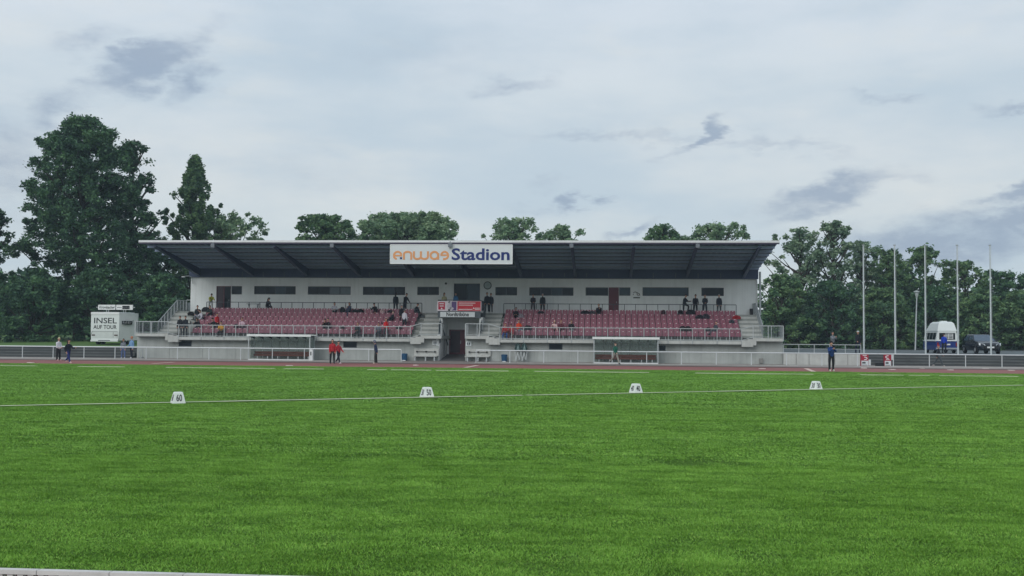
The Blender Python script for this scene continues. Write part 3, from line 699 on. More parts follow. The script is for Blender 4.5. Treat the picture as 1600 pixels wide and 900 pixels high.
# Nordtribuene sign
nx0, nz1 = PY(688, 487.3, 90.95); nx1, nz0 = PY(742, 495.6, 90.95)
ns = thing('nameplate', 'long white plate with black Nordtribüne lettering below the red banner', 'sign', (0, 90.95, 0))
b = MB(); b.box(nx0, nx1, -.05, .03, nz0, nz1); b.build('plate', SIGNW, ns)
t_ = text('Nordtribüne', .46, INK, parent=ns, loc=((nx0+nx1)/2, -.055, (nz0+nz1)/2), bold=.013, depth=.004)
w_ = max(v.co.x for v in t_.data.vertices)-min(v.co.x for v in t_.data.vertices); kk = (X(733,90.95,491)-X(698,90.95,491))/w_
for v in t_.data.vertices: v.co.x *= kk
# banner
ba = PY(683, 470.2, 90.9); bb2 = PY(752, 486.3, 90.9)
bn = thing('advert_banner', 'red and white advertising banner hung on the balcony above the entrance', 'banner', (0, 90.9, 0))
bw = bb2[0]-ba[0]; bh = ba[1]-bb2[1]
def bp_(u0, u1, v0, v1, mt, nm, d=.01):
    q = MB(); q.box(ba[0]+u0*bw, ba[0]+u1*bw, -d, .0 if d > .015 else -.006, bb2[1]+v0*bh, bb2[1]+v1*bh); return q.build(nm, mt, bn)
q = MB(); q.box(ba[0], bb2[0], -.006, .02, bb2[1], ba[1]); q.build('banner_sheet', mat('banner_white', (214,206,212), .5), bn)
bp_(.03,.18,.14,.88,MAG,'banner_square'); bp_(.46,.985,.03,.97,RED,'banner_field'); bp_(.33,.44,.05,.95,PURP,'banner_photo')
q = MB()
for k, (u0, u1, v) in enumerate(((.055,.155,.72),(.06,.15,.5))): q.box(ba[0]+u0*bw, ba[0]+u1*bw, -.013, -.0105, bb2[1]+(v-.04)*bh, bb2[1]+(v+.04)*bh)
for u0, u1, v in ((.49,.87,.8),(.49,.81,.6),(.49,.8,.17),(.86,.97,.17),(.86,.97,.3)):
    x_ = u0
    while x_ < u1: 
        q.box(ba[0]+x_*bw, ba[0]+min(u1, x_+.022)*bw, -.013, -.0105, bb2[1]+(v-.04)*bh, bb2[1]+(v+.04)*bh); x_ += .027
for u, v in ((.105,.25),(.83,.3)):
    q.add([(ba[0]+(u-.022)*bw,-.012,bb2[1]+(v-.07)*bh),(ba[0]+(u+.022)*bw,-.012,bb2[1]+(v-.07)*bh),(ba[0]+u*bw,-.012,bb2[1]+(v+.1)*bh)], [(0,1,2)])
q.build('banner_print', WHITE, bn, kind='stuff')
q = MB()  # the printed figure: pale clothes, dark hair
for (u, v, ru, rv) in ((.28,.45,.055,.28),(.33,.25,.05,.14),(.3,.8,.022,.14)):
    q.add([(ba[0]+(u+ru*math.cos(a*.785))*bw, -.0125, bb2[1]+(v+rv*math.sin(a*.785))*bh) for a in range(8)], [tuple(range(8))])
q.build('banner_figure', mat('print_pale', (190,186,196), .5), bn)
q = MB(); q.add([(ba[0]+(.285+.03*math.cos(a*.785))*bw, -.0115, bb2[1]+(.86+.12*math.sin(a*.785))*bh) for a in range(8)], [tuple(range(8))]); q.box(ba[0]+.25*bw, ba[0]+.3*bw, -.0118,-.0108, bb2[1]+.02*bh, bb2[1]+.2*bh); q.build('banner_hair', INK, bn)
# clock
cx, cz = PY(762, 446, YW); ck = thing('wall_clock', 'round pale wall clock with black rim beside the glass doors', 'clock', (cx, YW-.04, cz))
def disc(r, y0, y1, n=24): return [[(r*math.cos(2*math.pi*k/n), y, r*math.sin(2*math.pi*k/n)) for k in range(n)] for y in (y0, y1)]
b = MB(); b.loft(disc(.36, -.06, .03)); b.build('rim', INK, ck)
b = MB(); b.loft(disc(.29, -.07, -.058)); b.build('dial', mat('dial', (176,186,188), .5), ck)
b = MB(); b.bar((0,-.075,0),(.12,-.075,.1),.03,.006); b.bar((0,-.075,0),(.05,-.075,.22),.022,.006); b.build('hand', INK, ck)
# small cctv camera, loudspeakers on the beams, gooseneck lamp
cx, cz = PY(697, 443, YW); b = MB(); b.loft(disc(.1, -.14, -.04, 10)); b.bar((0,-.05,0),(0,.0,.0),.05); tag(b.build('security_camera', BLACK, None, (cx, YW-.001, cz)), 'small black round camera on the wall left of the glass doors', 'camera')
spk = MB(); spk.box(-.15,.15,-.12,.12,-.38,-.06); spk.bar((0,0,-.08),(0,.05,.1),.05); spkm = spk.mesh('loudspeaker', [mat('speaker_grey', (110,116,124), .5)])
for i, (px, lab) in enumerate(((333,'small grey loudspeaker under the roof edge, leftmost in the row'),(519,'small grey loudspeaker under the roof edge left of the name board'),(705,'small grey loudspeaker hanging in front of the name board top edge'),(893,'small grey loudspeaker under the roof edge right of the name board'),(1090,'small grey loudspeaker under the roof edge near its right end'))):
    tag(link('loudspeaker', spkm, None, (X(px, YF+.0, 384), YF-.05 if i != 2 else YF-.62, ZF-.08)), lab, 'loudspeaker', 'loudspeakers along the roof edge')
lx, lz = PY(294, 433, 96); b = MB(); b.tube([(lx+.35,96.3,lz-.6),(lx+.3,96.2,lz),(lx+.1,96.0,lz+.12),(lx-.3,95.8,lz+.05)], .04); b.box(lx-.5,lx-.22,95.7,95.9,lz-.03,lz+.07); tag(b.build('gooseneck_lamp', GALV), 'small pale bracket lamp on the top left corner of the white wall', 'lamp')
# logo drawn on the wall, and its dark caption strip
wd = thing('wall_decal', 'small dark sketched emblem with a caption strip, right of the maroon door', 'wall emblem', (0, YW-.004, 0))
px2 = lambda a, c: (PY(a, c, YW)[0], -.006, PY(a, c, YW)[1])
b = MB()
for line in (((989.5,457.5),(992,456),(995,457)),((994,456.5),(998,458.5),(1000,460)),((990,459),(989,461)),((995,458),(996,461),(998,462)),((999,459),(999.5,462))):
    for p_, q_ in zip(line, line[1:]): b.bar(px2(*p_), px2(*q_), .05, .05)
b.build('emblem', INK, wd); b = MB(); a_ = px2(989.5, 466); c_ = px2(1000, 464.3); b.box(a_[0], c_[0], -.012, -.002, a_[2], c_[2]); b.build('caption_strip', INK, wd)
b = MB(); a_ = PY(1172, 491, YW-.4); c_ = PY(1182, 481.5, YW-.4); b.box(a_[0], c_[0], YW-.5, YW-.05, ZP, ZP+.58); o = b.build('speaker_box', BLACK); bevel(o, .03); tag(o, 'square black speaker box standing on the platform by the right end stair', 'speaker')

# ------------------------------------------------------------------ shelters (dugouts)
def shelter(xa, xb, label, sidebox=None):
    w = xb-xa; t = thing('team_shelter', label, 'shelter', (xa, 87.0, .03), group='team shelters by the track')
    H_ = 2.0
    b = MB(); b.box(-.12, w+.12, -.2, -.1, H_-.08, H_+.1); b.box(-.12, w+.12, 1.45, 1.52, H_-.02, H_+.08); b.build('roof_frame', mat('shelter_white', (222,226,224), .5), t)
    b = MB(); b.box(-.1, w+.1, -.099, 1.449, H_+.01, H_+.03); b.build('roof_sheet', CLEAR, t)
    for i in range(8):
        r = MB(); xx = .02+i*(w-.04)/7; r.add([(xx-.02,-.1,H_-.01),(xx+.02,-.1,H_-.01),(xx+.02,1.45,H_-.01),(xx-.02,1.45,H_-.01),(xx-.02,-.1,H_-.08),(xx+.02,-.1,H_-.08),(xx+.02,1.45,H_-.3),(xx-.02,1.45,H_-.3)], [(0,1,2,3),(4,5,6,7),(0,1,5,4),(1,2,6,5),(2,3,7,6),(3,0,4,7)]); r.build('rib', FRAMED, t)
    for xx in (0, w):
        p = MB(); p.box(xx-.04, xx+.04, -.04, .04, 0, H_); p.build('post', GALV, t)
        p = MB(); p.box(xx-.03, xx+.03, 1.38, 1.46, 0, H_); p.build('post', GALV, t)
        s = MB(); s.box(xx-.01, xx+.01, .45, 1.38, .1, H_-.1); s.build('side_panel', CLEAR, t)
    n = 7
    for i in range(n):
        for z0, z1 in ((.1,.98),(1.0,1.55),(1.57,H_-.05)):
            p = MB(); p.box(i*w/n+.02, (i+1)*w/n-.02, 1.4, 1.42, z0, z1); p.build('back_panel', CLEAR, t)
    s = MB(); s.box(.1, w-.1, 1.0, 1.38, .42, .47); s.box(.1, w-.1, 1.3, 1.36, .5, .68); s.box(.1, w-.1, 1.0, 1.04, .3, .42); s.build('bench_seat', WOOD, t)
    for i in range(6):
        l = MB(); xx = .4+i*(w-.8)/5; l.box(xx-.04, xx+.04, 1.05, 1.1, 0, .42); l.build('leg', GALV, t)
    f = MB(); f.box(0, w, -.05, .05, 0, .07); f.build('base_rail', TRIM, t)
    return t
YSH = 87.0
s1_ = shelter(X(388.5,YSH,545), X(484,YSH,545), 'open team shelter with brown bench, left of the entrance, white cabinet at its side')
s2_ = shelter(X(928,YSH,545), X(1028,YSH,545), 'open team shelter with brown bench behind the person in the green jacket')
b = MB(); a_ = X(484.5, 86.8, 550); c_ = X(489.5, 86.8, 550); b.box(a_, c_, 86.6, 87.0, .03, .95); o = b.build('cabinet', TRIM); 
b = MB(); b.box(a_+.08, c_-.1, 86.58, 86.598, .45, .75); b.build('label_panel', INK, o); tag(o, 'narrow white cabinet with a dark window at the right side of the left shelter', 'cabinet')

# ------------------------------------------------------------------ wall benches, bins, small signs, odds
def wbench(xa, xb, label):
    t = thing('wall_bench', label, 'bench', (xa, 89.3, .03), group='wall benches beside the entrance'); w = xb-xa
    b = MB(); b.box(0, w, .0, .06, .42, 1.03); b.build('backboard', CONCL, t)
    b = MB(); b.box(-.08, w-.1, -.5, 0, .36, .42); b.build('seat', CONCL, t)
    for xx in (.15, w/2, w-.3): l = MB(); l.box(xx-.05, xx+.05, -.42, -.05, 0, .36); l.build('leg', GALV, t)
    b = MB(); b.tube([(.2,-.08,.76),(w-.25,-.08,.76)], .025, 6)
    for xx in (.25, w/2, w-.3): b.box(xx-.06, xx+.06, -.14, 0, .7, .82)
    b.build('coat_rail', BLACK, t)
wbench(X(646,89,555), X(684.5,89,555), 'pale bench with backboard and black coat rail, left of the entrance')
wbench(X(728,89,555), X(766,89,555), 'pale bench with backboard and black coat rail, right of the entrance')
def smallsign(px0, px1, py0, py1, lab):
    a_ = PY(px0, py1, YB-.1); c_ = PY(px1, py0, YB-.1); b = MB(); b.box(a_[0], c_[0], YB-.09, YB-.04, a_[1], c_[1]); o = b.build('wall_sign', SIGNW)
    m_ = (a_[0]+c_[0])/2; z_ = (a_[1]+c_[1])/2; b = MB(); b.box(m_-.12, m_-.04, YB-.1, YB-.088, z_-.08, z_+.1); b.box(m_+.02, m_+.12, YB-.1, YB-.088, z_-.08, z_+.1); b.box(m_-.1,m_+.1,YB-.1,YB-.088,z_-.13,z_-.1); b.build('print', FRAMED, o)
    tag(o, lab, 'sign')
smallsign(675.5, 684, 532, 539, 'small white notice on the wall left of the entrance, above the bench')
smallsign(728, 736.5, 533.5, 540.5, 'small white notice on the wall right of the entrance, above the bench')
def binn(px, lab):
    x_ = X(px, 89, 557); t = MB(); n = 12
    t.loft([[(r*math.cos(2*math.pi*k/n), r*math.sin(2*math.pi*k/n), z_) for k in range(n)] for r, z_ in ((.19,0),(.22,.05),(.25,.5),(.27,.5),(.27,.56),(.2,.6))]); o = t.build('litter_bin', BIN, None, (x_, 89, .03))
    t = MB(); t.box(-.14,.14,-.262,-.24,.0,.06); t.build('bin_foot', WHITE, o); tag(o, lab, 'bin', 'blue bins at the foot of the wall')
binn(632, 'small blue bin at the wall left of the left wall bench'); binn(788, 'small blue bin at the wall left of the folded green and white stands')
for i, px in enumerate((809, 819)):
    t = thing('folded_stand', ('first' if i == 0 else 'second')+' from the left of two folded dark green stands with zigzag white legs', 'folding stand', (X(px, 88.9, 550), 88.9, .03), group='two folded stands against the wall')
    b = MB()
    for k, (a_, c_) in enumerate(((-.24,-.16),(-.16,0),(0,.14),(.14,.25))):
        z0, z1 = ((.95,.08),(.08,.8),(.8,.08),(.08,.95))[k]; b.bar((a_,0,z0),(c_,0,z1),.055,.08)
    b.build('leg', mat('stand_leg_pale', (178,184,184), .6), t)
    b = MB(); b.loft([[(x_*s_2, y_*s_2, z_) for x_, y_ in ((-.23,-.1),(.23,-.1),(.23,.1),(-.23,.1))] for z_, s_2 in ((.85,1),(1.1,1.1),(1.35,.8),(1.52,.35))]); b.build('cover', mat('cover_green', (32,56,54), .8), t)
    b = MB(); b.add([(-.1,-.115,1.0),(.14,-.115,1.0),(.03,-.09,1.42)], [(0,1,2)]); b.build('patch', mat('patch_pale', (120,140,140), .7), t)
# hydrant box and white bracket by left end
b = MB(); b.box(0,.32,0,.25,.03,.12); b.box(.02,.06,0,.05,.03,.75); b.box(.26,.30,0,.05,.03,.75); b.box(0,.32,-.02,.02,.7,.78); tag(b.build('bollard_frame', GALV, None, (X(217,88.6,555), 88.6, 0)), 'pale metal frame standing at the left corner of the concrete base', 'frame')
b = MB(); b.box(0,.28,0,.2,.1,.5); tag(b.build('socket_box', mat('box_grey',(130,130,126),.6), None, (X(1187,YB-.3,560), YB-.25, 0)), 'small grey socket box low on the wall below the right landing', 'box')

# ------------------------------------------------------------------ track barrier
YFN = 85.3
def fence(xa, xb, label, sp=2.62):
    t = thing('barrier_rail', label, 'barrier', (xa, YFN, .03)); L = xb-xa
    b = MB(); b.tube([(0,0,.97),(L,0,.97)], .045, 8); b.build('top_rail', mat('barrier_white', (206,210,212), .4, .2), t)
    n = round(L/sp); p = MB(); p.tube([(0,0,0),(0,0,.94)], .035, 6); pm = p.mesh('post', MATS['barrier_white'])
    for i in range(n+1): link('post', pm, t, (L*i/n, 0, 0))
    b = MB(); b.box(-.1, L+.1, -.1, .1, -.02, .035); b.build('footing', CONCL, t)
fence(X(-60,YFN,545), X(627,YFN,545), 'long white tube barrier along the far track, left of the entrance')
fence(X(744,YFN,545), X(1680,YFN,545), 'long white tube barrier along the far track, right of the entrance')
# low wall and terraces at both sides
def side_terrace(xa, xb, label, n=4):
    t = thing('standing_terrace', label, 'terrace', (xa, 89.2, 0)); L = xb-xa
    for i in range(n):
        h = .03+.9*(i+1)/n; b = MB(); b.box(0, L, i*.85, (i+1)*.85+.3, -.02, h-.06); b.build('terrace_step', TERR, t)
        m_ = max(1, round(L/4)) 
        for k in range(m_):
            e = MB(); e.box(k*L/m_+.03, (k+1)*L/m_-.03, i*.85-.04, i*.85+.2, h-.06, h); e.build('step_edge', mat('step_edge_concrete', (112,116,114), .9, var=.45, scale=.8), t)
side_terrace(-75, bx0-.4, 'low grey standing terrace left of the stand with the white van above it')
side_terrace(X(1345,89.2,560), 60, 'low grey standing terrace on the right below the flag poles')
t = thing('retaining_wall', 'low pale panelled retaining wall right of the stand', 'wall', (0, 88.7, 0))
wa, wb = X(1224,88.7,560), X(1345,88.7,560)
for i in range(6):
    b = MB(); b.box(wa+(wb-wa)*i/6+.02, wa+(wb-wa)*(i+1)/6-.02, 0, .12, .03, .93); b.build('wall_panel', CONCL, t)
b = MB(); b.box(wa, wb, .121, 3.8, -.02, .9); b.box(wa, wb, -.03, .15, .931, .98); b.build('wall_core', CONC, t)
t2 = thing('railing', 'pale tube railing on top of the low wall right of the stand', 'railing', (0, 89.2, .9))
railing([(X(1224,89.2,545),0,0),(X(1345,89.2,545),0,0)], .75, 1.2, GALV, t2, mid=.4, lowbar=None)
def advert_box(pa, pb, label, flip):
    xa, xb = X(pa,86.6,560), X(pb,86.6,560); w = xb-xa; t = thing('advert_stand', label, 'advertising stand', (xa, 86.6, .03), group='red and white advert stands behind the barrier')
    b = MB(); b.box(0, w, 0, .35, .0, .98); o = b.build('stand_box', mat('advert_red', (158,28,52), .5), t)
    b = MB(); b.box(.02, w-.02, -.012, -.001, .03, .42); b.build('lower_panel', SIGNW, t)
    b = MB(); b.box(.08, w*.6, -.022, -.012, .2, .3); b.bar((.1,-.018,.3),(w*.55,-.018,.34),.03,.008); b.box(.06,w-.1,-.022,-.012,.07,.1); b.build('lower_print', INK, t)
    b = MB(); s = -1 if flip else 1; c0_ = w/2
    pts_ = arc(c0_-s*.05, .72 if flip else .6, .22, .1, 90, 270 if flip else -90, 8); stroke(b, [(p[0], p[1]) for p in pts_], .06, y=-.014)
    for k in range(4): b.box(.12+k*(w-.24)/4, .12+(k+.75)*(w-.24)/4, -.012, -.001, (.5 if flip else .8), (.56 if flip else .87))
    b.build('upper_print', WHITE, t)
    b = MB(); b.box(w, w+.2, .1, .3, (.5 if flip else .05), (.98 if flip else .5)); b.build('side_flap', SIGNW, t)
advert_box(1345.5, 1357, 'red and white advert stand at the end of the pale low wall', False)
advert_box(1382, 1392.5, 'red and white advert stand right of the black box', True)
b = MB(); b.box(0,.6,0,.4,.03,.3); o = b.build('equipment_box', BLACK, None, (X(1369,86.8,570), 86.8, 0)); bevel(o, .03); tag(o, 'black box on the ground between the two red advert stands', 'box')

# ------------------------------------------------------------------ distance markers
def marker(px, py, num, label):
    q = PZ(px, py); t = thing('distance_marker', label, 'distance marker', (q[0], q[1], 0), group='white distance markers on the sector line')
    t.rotation_euler[2] = MROT
    b = MB(); s0, s1, h = .20, .125, .37
    secs = [[(sx*s*(1 if k else 1), sy*s, z_) for sx, sy in ((-1,-1),(1,-1),(1,1),(-1,1))] for k, (s, z_) in enumerate(((s0,0),(s0,.02),(s1,h-.02),(s1-.02,h)))]
    b.loft(secs); o = b.build('marker_body', mat('marker_white', (226,230,226), .45, var=.05), t)
    tilt = math.atan2(s0-s1, h-.04)
    for a in range(4):
        tt = text(num, .30, INK, parent=t, sx=.62, bold=.006, depth=.002); me = tt.data
        me.transform(Matrix.Translation((0,-.004,0)))
        me.transform(Matrix.Rotation(math.pi/2*a, 4, 'Z') @ Matrix.Translation((0, -(s0+s1)/2, h/2-.01)) @ Matrix.Rotation(-tilt, 4, 'X'))
MROT = math.radians(34.3)
for px, py, n_, lab in ((278,630.5,'60','white distance marker reading 60, nearest and leftmost'),(667,621,'50','white distance marker reading 50, second from the left, in front of the entrance'),
                        (993.5,614,'40','white distance marker reading 40, third from the left, in front of the right shelter'),(1275,609,'30','white distance marker reading 30, farthest to the right')): marker(px, py, n_, lab)

# ------------------------------------------------------------------ flag poles, street lamp
pl = MB(); pl.tube([(0,0,0),(0,0,4.5),(0,0,9.05)], [.075,.062,.05], 10); plm = pl.mesh('pole', mat('pole_paint', (196,204,206), .4, .2))
cp = MB(); cp.tube([(0,0,9.05),(0,0,9.12)], .11, 10); cpm = cp.mesh('pole_cap', GALV)
rp = MB(); rp.tube([(.1,-.02,.9),(.12,-.02,9.0)], .006, 3, cap=False); rp.box(.05,.11,-.03,.03,1.1,1.2); rpm = rp.mesh('halyard', GALV)
FL = ['bare pale flagpole above the end of the railing, leftmost of five','bare pale flagpole just above the second advert stand','bare pale flagpole at the left rear corner of the blue and white van','bare pale flagpole between the blue and white van and the dark car','bare pale flagpole in front of the dark car, rightmost of five']
for px, lab in zip((1349.5,1398.5,1446,1496.5,1548), FL):
    t = thing('flagpole', lab, 'flagpole', (X(px,93.2,500), 93.2, .9), group='five flagpoles'); link('pole', plm, t); link('pole_cap', cpm, t); link('halyard', rpm, t)
t = thing('street_lamp', 'slim grey street lamp in front of the dark wood', 'street lamp', (X(1430,120,540), 120, .9))
b = MB(); b.tube([(0,0,0),(.1,0,3),(.2,0,5.6)], [.09,.08,.06], 8); b.build('pole', GALV, t)
b = MB(); b.loft([[(.2+r*math.cos(k*.785), r*math.sin(k*.785), z_) for k in range(8)] for r, z_ in ((.07,5.6),(.16,5.9),(.22,6.2),(.34,6.25),(.34,6.3),(.08,6.4))]); b.build('lamp_head', mat('lamp_pale', (170,178,176), .5), t)

# ------------------------------------------------------------------ vehicles
def wheel(parent, x_, y_, z_, r, w):
    b = MB(); n = 18
    b.loft([[(x_+d, y_+rr_*math.cos(2*math.pi*k/n), z_+rr_*math.sin(2*math.pi*k/n)) for k in range(n)] for d, rr_ in ((-w/2, r*.9), (-w/2+.03, r), (w/2-.03, r), (w/2, r*.9))]); o = b.build('wheel', BLACK, parent)
    b = MB(); b.loft([[(x_+d, y_+rr_*math.cos(2*math.pi*k/n), z_+rr_*math.sin(2*math.pi*k/n)) for k in range(n)] for d, rr_ in ((-w/2-.012, r*.5), (w/2+.012, r*.5))]); b.build('rim', GALV, o)
def camper():
    # local: +y is forward, rear faces -y; origin at the ground centre of the rear
    WB = mat('van_white', (216,222,220), .35, var=.05); BL = mat('van_blue', (26,52,120), .3, var=.1)
    x_, z_ = PY(1479, 551, 97); yy = 97.6
    t = thing('camper_van', 'old blue and white camper van with a tall white roof, seen from behind', 'van', (X(1480, yy, 545), yy, .91), math.radians(-2))
    w = .92
    def ring(y, zb, zt, wb, wt, bulge=.03):
        return [(-wb,y,zb),(wb,y,zb),(wb+bulge,y,(zb+zt)/2),(wt,y,zt),(-wt,y,zt),(-wb-bulge,y,(zb+zt)/2)]
    b = MB(); b.loft([ring(0,.35,1.08,w-.04,w), ring(.06,.3,1.08,w,w), ring(4.3,.3,1.08,w,w), ring(4.5,.36,1.06,w-.1,w-.06)]); o = b.build('lower_body', BL, t); 
    b = MB(); b.loft([ring(-.005,1.082,1.95,w,w-.16,-.08), ring(4.15,1.082,1.95,w,w-.16,-.08), ring(4.45,1.08,1.4,w-.08,w-.1,-.01)]); o2 = b.build('upper_body', WB, t)
    b = MB(); b.box(-.99,.99,.0,4.3,1.06,1.1); b.box(-.7,.7,-.06,0,1.08,1.16); b.build('waist_moulding', TRIM, t)
    b = MB(); b.loft([[(-w+.1,-.03,1.955),(w-.1,-.03,1.955),(w-.1,3.9,1.955),(-w+.1,3.9,1.955)],[(-w+.13,.0,2.05),(w-.13,.0,2.05),(w-.13,3.8,2.05),(-w+.13,3.8,2.05)],[(-w+.28,.2,2.62),(w-.28,.2,2.62),(w-.3,3.1,2.62),(-w+.3,3.1,2.62)],[(-w+.45,.4,2.76),(w-.45,.4,2.76),(w-.45,2.8,2.76),(-w+.45,2.8,2.76)]]); b.build('high_roof', WB, t)
    b = MB(); b.box(-.25,.25,.9,1.5,2.76,2.84); b.build('roof_vent', WB, t)
    # slanted rear glass (body rear face is vertical here), side windows
    b = MB(); b.box(-.66,.66,-.03,-.006,1.2,1.78); r_ = b.build('rear_window', GLASS, t)
    b = MB(); 
    for zz in (1.3,1.42,1.54,1.66): b.box(-.3,.5,-.045,-.032,zz,zz+.05)
    for xx in (-.25,.1,.45): b.box(xx,xx+.04,-.05,-.03,1.25,1.72)
    b.build('rear_rack', WHITE, r_)
    for (y0, y1) in ((.35,1.25),(1.4,2.3),(2.45,3.2),(3.35,3.95)):
        for s in (-1, 1):
            b = MB(); x0 = s*(w-.015); x1 = s*(w-.13)
            vs = [(x0,y0,1.2),(x0,y1,1.2),(x1,y1,1.8),(x1,y0,1.8)]; b.add(vs+[(v[0]+s*.02,v[1],v[2]) for v in vs], [(0,1,2,3),(4,5,6,7),(0,1,5,4),(1,2,6,5),(2,3,7,6),(3,0,4,7)]); b.build('side_window', GLASS, t)
    b = MB(); b.box(-.26,.26,-.03,-.004,.72,.84); b.build('number_plate', WHITE, t)
    for s in (-1, 1):
        b = MB(); b.box(s*.78-.07, s*.78+.07, -.02, -.001, .62, .95); b.build('tail_light', mat('tail_red', (130,24,24), .3), t)
    b = MB(); b.box(-.95,.95,-.12,-.02,.36,.5); b.build('bumper', mat('bumper_grey', (150,158,164), .4), t)
    for s in (-1, 1):
        for y_ in (.95, 3.5): wheel(t, s*.8, y_, .33, .33, .2)
camper()
def car():
    yy = 100.0
    BD = mat('car_paint', (24,32,42), .2, .2, var=.1, spec=.8)
    t = thing('parked_car', 'dark blue hatchback facing the field right of the camper van', 'car', (X(1521, yy, 545), yy-2, .91), math.radians(180)); t.scale = (1.12, 1.12, 1.12)
    # local +y forward; front ends at y=+2 ; sections along y: (y, z bottom, z belt, z top, half w, half top w)
    secs = []
    for y, zb, zt, wd, wt in ((-2.0,.45,.95,.74,.70),(-1.9,.3,1.02,.84,.78),(-1.0,.25,1.02,.9,.86),(.6,.25,1.0,.9,.85),(1.5,.27,.92,.88,.8),(1.95,.32,.82,.8,.7),(2.08,.4,.7,.66,.6)):
        secs.append([(-wd*.92,y,zb),(wd*.92,y,zb),(wd,y,(zb+zt)/2),(wt,y,zt),(0,y,zt+.035),(-wt,y,zt),(-wd,y,(zb+zt)/2)])
    b = MB(); b.loft(secs); o = b.build('body', BD, t)
    g = [[(-.8,-1.85,1.02),(.8,-1.85,1.02),(.8,.85,1.0),(-.8,.85,1.0)],[(-.62,-1.35,1.45),(.62,-1.35,1.45),(.62,.1,1.45),(-.62,.1,1.45)]]
    b = MB(); b.loft(g); b.build('glasshouse', mat('car_glass', (70,88,106), .12, var=.2, spec=.8), t)
    b = MB(); b.loft([[(-.66,-1.5,1.4),(.66,-1.5,1.4),(.66,.15,1.42),(-.66,.15,1.42)],[(-.56,-1.3,1.5),(.56,-1.3,1.5),(.56,-.05,1.5),(-.56,-.05,1.5)]]); b.build('roof', BD, t)
    b = MB()
    for s in (-1, 1):
        b.bar((s*.8,.83,1.0),(s*.63,.12,1.44),.06); b.bar((s*.8,-1.8,1.02),(s*.63,-1.35,1.44),.08); b.bar((s*.82,-.5,1.0),(s*.64,-.5,1.44),.07)
    b.build('pillar', BD, t)
    for s in (-1, 1):
        b = MB(); b.loft([[(s*.40,2.0,.64),(s*.76,1.86,.66),(s*.80,1.80,.84),(s*.42,1.98,.76)],[(s*.40,2.10,.64),(s*.79,1.97,.66),(s*.83,1.90,.84),(s*.42,2.08,.76)]]); b.build('headlight', mat('headlight_glass', (190,200,206), .15, spec=.8), t)
        b = MB(); b.box(s*.93-.1, s*.93+.1, .55, .72, .98, 1.1); b.build('mirror', BD, t)
        for y_ in (-1.3, 1.3): wheel(t, s*.8, y_, .31, .31, .2)
    b = MB(); b.box(-.5,.5,2.06,2.1,.44,.58); b.build('grille', BLACK, t)
    b = MB(); b.box(-.26,.26,2.1,2.12,.46,.57); b.build('number_plate', WHITE, t)
car()
